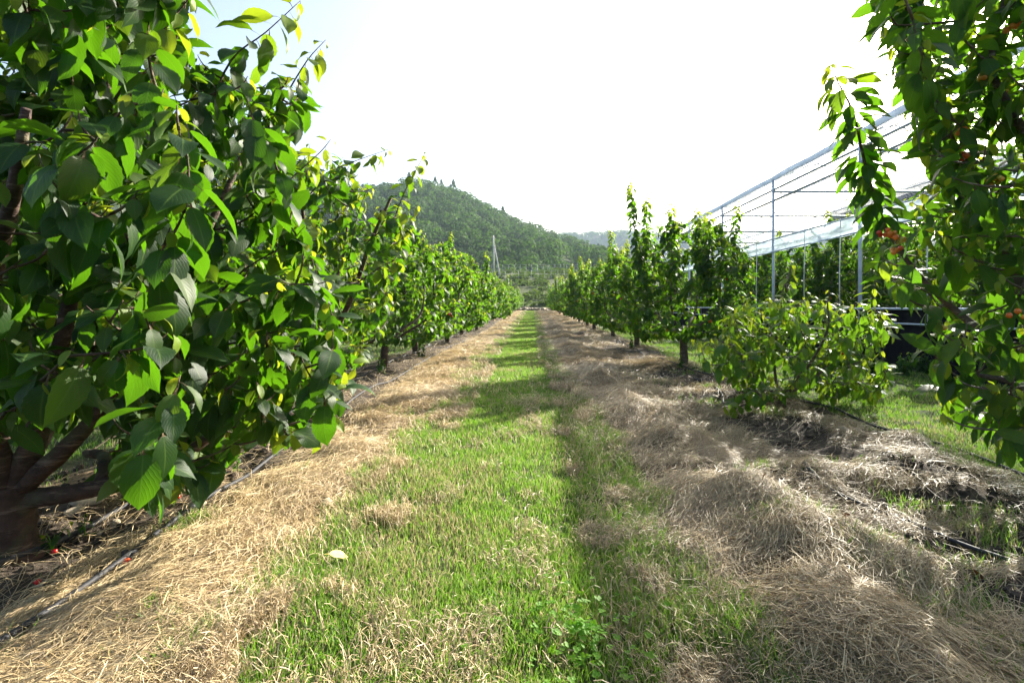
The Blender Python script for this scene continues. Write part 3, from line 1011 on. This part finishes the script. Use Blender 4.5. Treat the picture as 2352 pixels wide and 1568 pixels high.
notes_r = {0: 'cherry tree with tall upright plumes and orange fruit, directly behind the bushy young tree',
           1: 'cherry tree with short forked trunk and tall spire, second behind the bushy young tree',
           2: 'cherry tree with low forked trunk and orange fruit, third behind the bushy young tree'}
for i, y in enumerate(rys):
    lab = notes_r.get(i) or ('upright cherry tree in the row beside the greenhouse, %s behind the bushy young tree' % ORD[i] if i < 8
                             else 'small distant cherry tree near the far end of the row beside the greenhouse')
    put(('R', (i * 2) % 3), 2.45 + RNG.normal(0, .05), y, RNG.random() * 6.28, RNG.uniform(.98, 1.08) * (1.0 if i < 1 else 1.02), lab, GR if i < 8 else 'far end trees of the row beside the greenhouse')
# the next row away to the left, and the rows under the film
for i, y in enumerate([5.2, 8.8, 12.3, 15.8, 19.4, 23, 26.5, 30]):
    put(('L', (i + 1) % 3), -7.0 + RNG.normal(0, .1), y, RNG.random() * 6.28, RNG.uniform(1, 1.15), 'cherry tree in the hidden next row, seen only through gaps between the near crowns', 'cherry trees in the hidden next row')
for i, y in enumerate([7.6, 10.4, 13.0, 15.6, 18.2, 20.8, 23.4, 26, 28.6]):
    put((('R', 'L')[i % 2], (i + 1) % 3), 8.35 + RNG.normal(0, .12), y, RNG.random() * 6.28, RNG.uniform(1.3, 1.45),
        'cherry tree inside the greenhouse behind the black base sheet, %s from near end' % ORD[i], 'cherry trees inside the greenhouse')
for i, y in enumerate([9.2, 12.2, 15.2, 18.2, 21.2, 24.2]):
    put((('R', 'L')[(i + 1) % 2], i % 3), 10.6 + RNG.normal(0, .12), y, RNG.random() * 6.28, RNG.uniform(1.15, 1.3),
        'cherry tree in the back row inside the greenhouse, mostly hidden by the trees in front', 'back row trees inside the greenhouse')

# ------------------------------------------------------------------ bushy young tree
BB = np.array([2.42, 5.0, g(2.42, 5.0) - .02])
tb = TreeGen(True, -.3, .8)
tb.limb([BB, BB + (0, 0, .06), BB + (.0, 0, .14)], .05, .035, 9)
cb = BB + np.array([0, 0, .10])
for pts in ([cb, at(1700, 850, 4.9), at(1640, 790, 4.8)], [cb, at(1780, 850, 5), at(1790, 700, 5.0), at(1815, 620, 5)], [cb, at(1880, 860, 5), at(1960, 760, 5)], [cb, at(1850, 850, 4.7), at(1900, 760, 4.5), at(1900, 690, 4.5)],
            [cb, at(1730, 860, 5.3), at(1720, 740, 5.6)], [cb, at(1870, 860, 5.4), at(1960, 840, 5.6)], [cb, at(1740, 920, 4.7), at(1680, 940, 4.5)], [cb, at(1820, 890, 4.6), at(1850, 830, 4.2)]):
    tb.limb(pts, .018, .006, 6)
POLYB = [(1560, 790), (1620, 790), (1660, 730), (1700, 690), (1770, 670), (1800, 620), (1850, 620), (1860, 680), (1930, 680), (1960, 690), (2030, 700), (2070, 760), (2040, 820), (2050, 880), (2020, 925), (1900, 925), (1830, 900), (1760, 930), (1660, 950), (1630, 930), (1700, 900), (1640, 860)]


def keepb(p):
    x, y = project(p)
    return in_poly(x, y, POLYB)


for pts in ([at(1790, 740, 4.8), at(1805, 680, 4.8), at(1820, 600, 4.8)], [at(1740, 780, 4.7), at(1690, 735, 4.6), at(1655, 705, 4.6)], [at(1960, 760, 5), at(2000, 690, 5), at(2010, 640, 5)],
            [at(1990, 800, 4.8), at(2040, 760, 4.8), at(2060, 740, 4.8)], [at(1690, 840, 4.6), at(1630, 790, 4.5), at(1590, 775, 4.5)], [at(1760, 900, 4.6), at(1700, 925, 4.4), at(1650, 925, 4.3)],
            [at(1900, 880, 4.9), at(1980, 880, 5), at(2040, 880, 5)], [at(1890, 760, 4.6), at(1900, 700, 4.6), at(1905, 665, 4.6)]):
    tb.skel.append(smooth_path(pts, 10)[:-3])
    tb.shoot(smooth_path(pts, 12), .005, .0014, .125, .028, .02, .25, 5)
tips = []
while len(tips) < 360:
    x, y = RNG.uniform(1600, 2050), RNG.uniform(665, 930)
    if in_poly(np.array([x]), np.array([y]), POLYB)[0]:
        tips.append(at(x, y, RNG.uniform(4.1, 5.9)))
tips.sort(key=lambda p: np.linalg.norm(p - BB))
tb.grow_to(tips, .155, .021, keep=keepb, reach=.7, youth=.08)
young = tag(empty('young_cherry_tree', BB), 'low bushy young cherry tree with light green leaves in front of the black base sheet', 'tree', GR)
print('bush leaves', tb.finish(young, BB, M_LEAF_YOUNG, None, 2, .0115, (.3, .6)))

# ------------------------------------------------------------------ greenhouse
XG, YA, YB_ = 6.0, 2.6, 30.2
posts_y = [2.6, 6.0, 9.4, 12.8, 16.25, 19.7, 23.2, 26.7, 30.2]
gh = tag(empty('greenhouse', (XG, YA, 0)), 'open sided film greenhouse with steel posts, rolled side curtain and black base sheet', 'greenhouse')
GO = (XG, YA, 0)


def gpart(mb, name, m, smooth=True, parent=gh):
    return mb.build(name, m, parent, smooth, GO if parent is gh else None)


def line(x, z, r, name, m, y0=YA, y1=YB_, wob=0.0, sides=8):
    b = MB(); yy = np.linspace(y0, y1, 60)
    b.tube(np.stack([x + wob * (vnoise(yy * 1.7, yy * 0 + x) - .5), yy, z + wob * (vnoise(yy * 1.1 + 9, yy * 0 + z) - .5) + base_z(yy) * .6], 1), r, sides)
    return gpart(b, name, m)


XE = 12.0


def roof(t):
    return 1.35 * (1 - np.abs(t) ** 1.15)


for y in posts_y:
    for x in (XG, XE):
        zb = float(base_z(y)) * .6
        b = MB(); b.tube(np.array([[x, y, zb - .2], [x, y, zb + 2], [x, y, zb + 4.18]]), .034, 10); gpart(b, 'post', M_STEEL)
    b = MB(); b.tube(np.array([[XG, y, zb + 3.88], [(XG + XE) / 2, y, zb + 3.88], [XE, y, zb + 3.88]]), .03, 8); gpart(b, 'tie_beam', M_PIPE)
    b = MB(); b.tube(np.array([[XG, y + .02, zb + 3.3], [XG + .3, y + .02, zb + 3.6], [XG + .58, y + .02, zb + 3.87]]), .014, 6); gpart(b, 'brace', M_PIPE)
    b = MB(); a = np.linspace(-1, 1, 25)
    b.tube(np.stack([(XG + XE) / 2 + a * (XE - XG) / 2, a * 0 + y, zb + 4.2 + roof(a)], 1), .018, 6); gpart(b, 'arch', M_STEEL)
for a in (-.75, -.5, -.25, 0, .25, .5, .75):
    line((XG + XE) / 2 + a * 3, 4.18 + float(roof(np.array(a))), .018, 'purlin', M_STEEL, sides=6)
line(XG, 4.22, .06, 'rolled_film', M_ROLL, wob=.05, sides=9)
line(XG + .02, 3.93, .028, 'eave_pipe', M_STEEL)
line(XG + .03, 3.67, .024, 'purlin', M_PIPE)
line(XE, 4.2, .03, 'eave_pipe', M_STEEL)
line(XG - .04, .97, .02, 'base_rail', M_STEEL)
line(XG - .045, .73, .016, 'base_rail', M_STEEL)
# roof film: a thin shell over the arches
b = MB(); a = np.linspace(-1, 1, 29); yy = np.linspace(YA, YB_, 50)
A_, Y_ = np.meshgrid(a, yy)
sag = .03 * np.sin(Y_ * 1.85) + .03 * (vnoise(A_ * 6, Y_ * 1.2) - .5)
V = np.stack([(XG + XE) / 2 + A_ * 3.03, Y_, base_z(Y_) * .6 + 4.235 + roof(A_) * (1.0 + sag)], -1).reshape(-1, 3)
n_ = len(a); ii = (np.arange(len(yy) - 1)[:, None] * n_ + np.arange(n_ - 1)[None]).ravel()
b.add(V, np.stack([ii, ii + 1, ii + n_ + 1, ii + n_], 1)); gpart(b, 'roof_film', M_FILM)


def hang(x, z0f, z1f, name, m, ny=120, nz=7, fold=.03, y0=YA, y1=YB_, sagf=0.0):
    b = MB(); yy = np.linspace(y0, y1, ny); tt = np.linspace(0, 1, nz)
    T_, Y_ = np.meshgrid(tt, yy)
    z0, z1 = z0f(Y_), z1f(Y_)
    X_ = x + fold * (fbm(Y_ * 2.3, T_ * 3 + x, 3) - .5) * 2
    V = np.stack([X_, Y_, z0 + (z1 - z0) * T_ + base_z(Y_) * .6], -1).reshape(-1, 3)
    ii = (np.arange(ny - 1)[:, None] * nz + np.arange(nz - 1)[None]).ravel()
    b.add(V, np.stack([ii, ii + 1, ii + nz + 1, ii + nz], 1))
    return gpart(b, name, m)


hang(XG - .04, lambda y: 2.34 + .06 * (vnoise(y * .35, y * 0) - .5) + .008 * (y - 9), lambda y: 2.67 + .05 * (vnoise(y * .4 + 7, y * 0) - .5), 'side_curtain', M_CURTAIN, 260, 9, .1)
line(XG - .05, 2.68, .016, 'curtain_pipe', M_STEEL)
line(XG - .05, 2.37, .016, 'curtain_pipe', M_STEEL)
hang(XG - .01, lambda y: 3.95 + y * 0, lambda y: 4.2 + y * 0, 'eave_film', M_FILM, 80, 4, .03)
hang(XG - .02, lambda y: y * 0 - .08, lambda y: .95 + y * 0, 'base_sheet', M_BLACK, 160, 8, .05)
hang(XE + .15, lambda y: y * 0 + 4.25, lambda y: 4.95 + y * 0, 'shade_net', M_NET, 60, 5, .05, YA, 21.0)
for y in (7.7, 9.9, 11.2, 13.6, 15.0, 18.1, 21):
    b = MB(); z = float(base_z(y)) * .6
    b.tube(np.array([[XG - .07, y, z + .7], [XG - .08, y, z + 1.6], [XG - .06, y, z + 2.7]]), .009, 6); gpart(b, 'cord', M_ROPE)

# ------------------------------------------------------------------ hoses, stones, fallen things
def hose(pts, r, label):
    p = smooth_path([(a, c, 0) for a, c in pts], 80)
    q, _, _ = resample(p, .08)
    q[:, 2] = gz(q[:, 0], q[:, 1]) + r * .9 + (.022 if pts[0][0] < 0 or pts[0][0] > 2.5 else .01)
    k = np.ones(5) / 5
    q[2:-2, 2] = np.convolve(q[:, 2], k, 'same')[2:-2]
    b = MB(); b.tube(q, r, 8)
    o = b.build('drip_hose', M_HOSE, None, True)
    return tag(o, label, 'hose', 'drip hoses along the tree rows')


hs_ = [hose(*h) for h in HOSES]
h1 = hs_[0]
b = MB()
dz = g(-1.55, 1.96) + .035
b.box((-1.545, 1.97, dz), (.045, .016, .012)); b.box((-1.528, 1.955, dz - .004), (.012, .03, .01)); b.box((-1.568, 1.965, dz + .004), (.014, .02, .02))
b.build('dripper', M_HOSE, h1, False)


def stone(x, y, s, label, flat=.6, seed=0):
    r = np.random.default_rng(seed)
    b = MB(); b.ball((0, 0, 0), 1, 14, 9)
    v = b.v[0]
    for i in range(7):
        d = r.normal(size=3); d /= np.linalg.norm(d); c = r.uniform(.55, .9)
        ex = np.maximum(v @ d - c, 0)
        v -= np.outer(ex, d)
    v *= 1 + .06 * (fbm(v[:, 0:1] * 3 + seed, v[:, 1:2] * 3 + v[:, 2:3] * 2, 2) - .5)
    a = r.random() * 3
    v[:] = np.stack([v[:, 0] * math.cos(a) * 1.2 - v[:, 1] * math.sin(a) * .8, v[:, 0] * math.sin(a) * 1.2 + v[:, 1] * math.cos(a) * .8, v[:, 2] * flat], 1) * s
    o = b.build('stone', M_STONE, None, True)
    o.location = (x, y, g(x, y) + s * flat * .35)
    return tag(o, label, 'stone', 'stones on the orchard floor')


def gp(x, y):
    Y = FOC * EYE / (y - VY)
    return (x - VX) / FOC * Y, Y


for i, (x, y, s, lab) in enumerate((
        (200, 1172, .062, 'large sunlit tan stone under the low limb of the nearest tree'),
        (170, 1190, .045, 'small tan stone half in shade just below the large tan stone'),
        (265, 1200, .032, 'oblong tan stone lying against the inner drip hose'),
        (448, 1180, .042, 'grey white rounded stone between the two drip hoses'),
        (232, 1228, .018, 'little grey stone on bare soil below the oblong stone'),
        (748, 1178, .042, 'angular tan stone alone on straw near the grass edge'),
        (697, 1168, .026, 'small pale stone on straw beside the angular stone'),
        (105, 1350, .024, 'small yellowish stone on dark soil near the hose'),
        (790, 945, .05, 'flat grey stone by the hose beyond the hanging branch tip'),
        (1935, 1012, .075, 'wide flat grey stone on straw below the long curving hose'),
        (1995, 1018, .06, 'low flat grey stone beside the wide flat one'),
        (1642, 920, .06, 'grey block of stone on straw left of the bushy young tree'),
        (2145, 1215, .03, 'brown rounded stone in crumbly soil beside the hose end'))):
    X, Y = gp(x, y)
    stone(X, Y, s, lab, .55 if s < .06 else .4, i + 3)


def fallen_leaf(x, y, s, m, rz, curl, label, z=.03):
    X, Y = gp(x, y)
    b = MB()
    keep_state = np.random.default_rng(int(x))
    leaf_mesh(b, np.array([[0.0, 0, 0]]), np.array([[math.cos(rz), math.sin(rz), .1]]), np.array([[0.25, -.35, 1.0]]), np.array([s]), np.array([0.0]), True, curl)
    o = b.build('fallen_leaf', m, None, True)
    o.location = (X, Y, g(X, Y) + z)
    return tag(o, label, 'leaf', 'fallen leaves')


fallen_leaf(745, 1312, .082, M_YELLOW, .5, .6, 'bright yellow fallen leaf where straw meets grass', .06)
fallen_leaf(205, 1412, .075, M_YELLOW, .3, .9, 'curled pale yellow fallen leaf on straw near the dripper hose', .04)
fallen_leaf(385, 1352, .07, M_BROWN, 2.5, 1.4, 'brown curled leaf on straw below the red cherry', .035)
fallen_leaf(480, 1420, .08, M_BROWN, 1.2, 1.2, 'pair folded brown dead leaf low on the straw near the grass', .035)
fallen_leaf(515, 1240, .06, M_BROWN, .6, 1.5, 'small rusty dead leaf on straw above the grass corner', .035)
fallen_leaf(1953, 1215, .06, M_BROWN, 1.6, 1.3, 'orange brown dead leaf caught upright in a green tuft', .07)
fallen_leaf(1765, 1200, .05, M_BROWN, 2.7, 1.3, 'rust red dead leaf on straw beside the pale weed', .05)
fallen_leaf(2240, 1365, .07, M_BROWN, .3, 1.0, 'large pale brown dead leaf near the crumbly soil and hose', .045)


def ground_cherry(x, y, r, rp, label):
    X, Y = gp(x, y)
    b = MB(); b.ball((0, 0, 0), r, 14, 10, (rp, .5, 0, 1))
    b.v[0][:, 2] -= .25 * r * np.exp(-((b.v[0][:, 0] ** 2 + b.v[0][:, 1] ** 2) / (.12 * r * r))) * (b.v[0][:, 2] > 0)
    b.tube(np.array([[0, 0, r * .8], [.004, .002, r * 1.8], [.012, .004, r * 2.6]]), .0009, 5, (0, 0, 1, 1))
    o = b.build('fallen_cherry', M_CHERRY, None, True)
    o.location = (X, Y, g(X, Y) + r + .012)
    return tag(o, label, 'cherry', 'cherries fallen on the ground')


ground_cherry(291, 1322, .0135, .72, 'bright red cherry lying right beside the dripper clip')
ground_cherry(408, 1162, .012, .76, 'red cherry on dark soil above the grey white stone')
ground_cherry(398, 1158, .011, .74, 'red cherry just left of another on dark soil by the stone')
ground_cherry(125, 1282, .011, .8, 'dark red cherry in shade near the trunk foot')
ground_cherry(85, 1358, .010, .8, 'half hidden red cherry beside the small yellowish stone')


# weeds and sprouts
def weed(x, y, n, h, size, label, age=.1, spread=.08):
    X, Y = gp(x, y)
    z = g(X, Y)
    t = TreeGen(True)
    for i in range(n):
        a = RNG.random() * 6.28
        p1 = np.array([X + math.cos(a) * spread * RNG.random(), Y + math.sin(a) * spread * RNG.random(), z + h * RNG.uniform(.6, 1)])
        t.shoot(bez(np.array([X, Y, z - .01]), np.array([X, Y, z + h * .5]), p1, 6), .0025, .001, size, .022, .15, .01, 5)
    o = tag(empty('weed', (X, Y, z)), label, 'weed', 'broadleaf weeds on the soil')
    t.wood.build('stem', M_CLOVER, o, True, (X, Y, z))
    f = MB(); leaf_mesh(f, *[np.concatenate(q) for q in (t.P, t.L, t.N, t.S, t.A)], True)
    f.build('leaves', M_LEAF, o, True, (X, Y, z))


weed(120, 1275, 4, .12, .075, 'leafy green seedling in shade beside the nearest trunk')
weed(195, 1235, 3, .11, .06, 'small seedling behind the leafy one near the trunk')
weed(545, 1085, 3, .17, .045, 'thin upright yellow green weed under the hanging branch tip')
weed(875, 862, 4, .3, .08, 'leafy sprouts around the foot of the reddish trunk')
weed(968, 828, 4, .35, .09, 'leafy sprouts around the foot of the second visible trunk opposite the greenhouse')
weed(1562, 850, 3, .25, .08, 'pale green sprout at the foot of the plumed tree')
weed(1452, 806, 3, .3, .09, 'leafy sprout at the foot of the spired tree')
for i, (x, y) in enumerate(((2010, 862), (2075, 868), (2120, 860), (1700, 815), (1750, 820))):
    weed(x, y, 6, .38, .11, ('broad weed below the black sheet behind the young tree', 'tall leafy weed against the black base sheet', 'dense leafy weed at the black sheet beside the near tree',
                             'low dark weed by the black sheet behind the plumed tree', 'dark weed clump at the sheet just past the plumed tree')[i], spread=.3)

# clover patch in the grass
cl = MB()
n = 190
a = RNG.random(n) * 6.28; r = np.abs(RNG.normal(0, .42, n))
cx = .14 + np.cos(a) * r * .36; cyy = 1.50 + np.sin(a) * r * .42
okc = cyy > 1.0
cx, cyy = cx[okc], cyy[okc]
for x, y in zip(cx, cyy):
    z = g(x, y); h = RNG.uniform(.03, .075); s = RNG.uniform(.004, .0072)
    a0 = RNG.random() * 6.28
    rnd = RNG.random()
    tilt = RNG.normal(0, .3, 2)
    for k in range(3):
        aa = a0 + k * 2.094
        c = np.array([x + math.cos(aa) * s, y + math.sin(aa) * s, z + h])
        th = np.arange(7) / 7 * 6.28
        v = np.stack([c[0] + np.cos(th) * s * .95, c[1] + np.sin(th) * s * .95, c[2] + tilt[0] * np.cos(th) * s + tilt[1] * np.sin(th) * s], 1)
        cl.add(np.concatenate([v, [c - (0, 0, .001)]]), None, [[i, (i + 1) % 7, 7] for i in range(7)], (0, rnd, .5, 1))
tag(cl.build('clover', M_CLOVER, smooth=False), 'small patch of round leaved clover in the grass path', 'clover', kind='stuff')

# ------------------------------------------------------------------ far end: rubble, slope, pole, trellis, hills
rb = MB()
for i in range(420):
    x = RNG.uniform(-6, 8); y = 57.5 + RNG.normal(0, .5); s = RNG.uniform(.08, .28)
    k = len(rb.v); rb.ball((0, 0, 0), s, 6, 4)
    rb.v[k] = rb.v[k] * (RNG.uniform(.7, 1.3), 1, .6) * (1 + .3 * (RNG.random((len(rb.v[k]), 1)) - .5)) + np.array([x, y, g(x, y) + RNG.uniform(0, .3)])
tag(rb.build('rubble', M_STONE, smooth=False), 'low bank of loose stones across the far end of the path', 'rubble', kind='stuff')


def clumps(mb, x, y, z, h, w, nq, qs, cone=None, age=0.0):
    """crown built of many small tilted leaf sprays spread through its volume"""
    n = len(x)
    for i in range(n):
        m = nq
        u = unit(RNG.normal(size=(m, 3)))
        lob = unit(RNG.normal(size=(7, 3))); lob[:, 2] = np.abs(lob[:, 2]) * .9 - .1
        rr = .62 + .42 * np.max(np.clip(u @ lob.T, 0, 1) ** 4, axis=1)
        rr *= RNG.uniform(.6, 1.0, m) ** .4
        p = u * rr[:, None] * np.array([w[i] * .5, w[i] * .5, h[i] * .48])
        p[:, 2] += h[i] * .52
        if cone is not None and cone[i]:
            t = RNG.random(m) ** .7; aa = RNG.random(m) * 6.28
            rad = (1 - t) * w[i] * .6 * (.55 + .45 * np.abs(np.sin(t * 22))) + .1
            p = np.stack([np.cos(aa) * rad, np.sin(aa) * rad, t * h[i] * 1.15], 1)
            u = np.stack([np.cos(aa), np.sin(aa), aa * 0 + .6], 1)
        p += np.array([x[i], y[i], z[i]])
        nn = unit(u + RNG.normal(0, .55, (m, 3)) + np.array([0, 0, .35]))
        t1_ = unit(np.cross(nn, RNG.normal(size=(m, 3)))); t2_ = np.cross(nn, t1_)
        s = qs[i] * RNG.uniform(.6, 1.3, m)[:, None]
        V = np.stack([p - t1_ * s, p + t2_ * s * .55 + nn * s * .15, p + t1_ * s, p - t2_ * s * .55], 1)
        c = np.zeros((m, 4, 4)); c[..., 0] = age; c[..., 1] = np.clip(RNG.random() ** 1.4 + RNG.normal(0, .12, m), 0, 1)[:, None]
        o = np.arange(m)[:, None] * 4
        mb.add(V.reshape(-1, 3), o + np.array([[0, 1, 2, 3]]), None, c.reshape(-1, 4))


sh = MB()
n = 800
x = RNG.uniform(-26, 18, n); y = RNG.uniform(60, 118, n)
hh = RNG.uniform(.7, 1.5, n)
clumps(sh, x, y, gz(x, y) - .2, hh, hh * 1.7, 60, np.full(n, .2), age=.45)
tag(sh.build('shrubbery', M_FOREST, smooth=False), 'low green shrubs covering the slope beyond the orchard', 'shrubs', kind='stuff')

HX = np.array([-900, -400, -300, -220, -160, -118, -90, -71, -45, -15, 16, 45, 80, 120, 200, 500.0])
HZ = np.array([60, 120, 110, 95, 80, 61, 65, 69, 60, 45, 32, 18, 8, 3, 1, 0.0])


def hill_z(x, y):
    f = sstep(100, 350, y) ** .85
    back = 1 - .5 * sstep(360, 620, y)
    return 5.0 + np.interp(x * 350 / np.maximum(y * .35 + 350 * .65, 60), HX, HZ) * f * back + 3 * (fbm(x * .03, y * .03, 3) - .5) * f


hx = np.linspace(-700, 420, 130); hy = np.concatenate([np.linspace(100, 380, 60), np.linspace(390, 640, 20)])
HXX, HYY = np.meshgrid(hx, hy)
b = MB(); V = np.stack([HXX, HYY, hill_z(HXX, HYY)], -1).reshape(-1, 3)
ii = (np.arange(len(hy) - 1)[:, None] * 130 + np.arange(129)[None]).ravel()
b.add(V, np.stack([ii, ii + 1, ii + 131, ii + 130], 1))
tag(b.build('hill', M_HILL), 'steep wooded hill rising behind the orchard', 'hill', kind='structure')
fo = MB()
x, y = [], []
for _ in range(60000):
    yy_ = 108 + (372 - 108) * random.random() ** .75
    u_ = random.uniform(500, 1420)
    x.append((u_ - VX) / FOC * yy_); y.append(yy_)
    if len(x) >= 1150: break
x = np.array(x); y = np.array(y)
xe = RNG.uniform(-330, -120, 500); ye = RNG.uniform(250, 372, 500)
x = np.concatenate([x, xe]); y = np.concatenate([y, ye])
zf = hill_z(x, y)
hh = RNG.uniform(7, 13, len(x)) * np.where(y < 160, .7, 1)
cone = (RNG.random(len(x)) < .22) & (y > 315)
hh = np.where(cone, hh * 1.15, hh)
clumps(fo, x, y, zf - 1, hh, hh * RNG.uniform(.75, 1.1, len(x)), 330, .25 + hh * .03, cone)
tag(fo.build('forest', M_FOREST, smooth=False), 'dense mixed forest covering the hill with conifers on its crest', 'forest', kind='stuff')

# far blue ridge
rx = np.linspace(-250, 900, 80); ry = np.linspace(700, 1000, 12)
RX, RY = np.meshgrid(rx, ry)


def ridge_z(x, y):
    return 4 + (128 + 14 * fbm(x * .006 + 4, y * 0 + 2, 3) * 2 - 14) * sstep(700, 930, y) * (.75 + .25 * sstep(-50, 60, x))


b = MB(); b.add(np.stack([RX, RY, ridge_z(RX, RY)], -1).reshape(-1, 3))
ii = (np.arange(11)[:, None] * 80 + np.arange(79)[None]).ravel()
b.q.append(np.stack([ii, ii + 1, ii + 81, ii + 80], 1))
tag(b.build('hills', M_HILL), 'far blue ridge behind the wooded hill', 'hills', kind='structure')
n = 900
x = RNG.uniform(-60, 560, n); y = RNG.uniform(790, 960, n)
hh = RNG.uniform(9, 15, n)
fr = MB(); clumps(fr, x, y, ridge_z(x, y) - 2, hh, hh * 1.1, 50, np.full(n, 1.5))
tag(fr.build('treeline', M_FOREST, smooth=False), 'bluish far woodland along the distant ridge', 'forest', kind='stuff')

# pole with a leaning stay pole
PX = np.array([at(1134, 632, 90)[0], 90.0, 0]); pz = g(PX[0], 90)
up = tag(empty('utility_pole', (PX[0], 90, pz)), 'pale concrete utility pole with a leaning support pole on the far slope', 'pole')
b = MB(); b.tube(np.array([[0, 0, -.5], [0, 0, 4], [-.05, 0, 7.4]]), [.15, .13, .1], 10); b.build('pole', M_CONC, up)
b = MB(); b.tube(np.array([[1.3, -.4, -.6], [.7, -.2, 2.6], [.12, -.02, 5.6]]), [.13, .11, .09], 10); b.build('support_pole', M_CONC, up)
b = MB(); b.tube(np.array([[0, 0, 7.0], [12, 2, 4.6], [30, 6, 4.2], [60, 14, 6.0]]), .018, 5); b.build('wire', M_HOSE, up)
for k, (y, lab) in enumerate(((97, 'upper row of thin wire trellis posts on the far slope'), (86, 'lower row of thin wire trellis posts on the far slope'), (106, 'topmost trellis row along the bank at the foot of the wooded hill'))):
    tr = tag(empty('trellis', (-4, y, g(-4, y))), lab, 'trellis', 'vine trellises on the far slope')
    for i in range(16):
        xx = -8 + i * 1.1
        z = g(xx, y) - g(-4, y)
        b = MB(); b.tube(np.array([[xx + 4, 0, z - .2], [xx + 4, 0, z + .8], [xx + 4, 0, z + 1.7]]), .012, 5); b.build('trellis_post', M_STEEL, tr)
    b = MB()
    for hz in (.7, 1.2, 1.65):
        b.tube(np.stack([np.linspace(-4, 12.5, 12), np.zeros(12), np.full(12, hz)], 1), .007, 4)
    b.build('trellis_wire', M_STEEL, tr)

# ------------------------------------------------------------------ air
k = NT('air')
pv = k.new('ShaderNodeVolumePrincipled')
pv.inputs['Color'].default_value = (.62, .80, 1.0, 1)
pv.inputs['Density'].default_value = .00025
pv.inputs['Anisotropy'].default_value = .1
k.end(pv.outputs[0], 'Volume')
b = MB(); b.box((0, 740, 100), (2000, 1620, 240))
tag(b.build('haze', k.m, smooth=False), 'thin bluish summer haze in front of the hills', 'haze', kind='stuff')
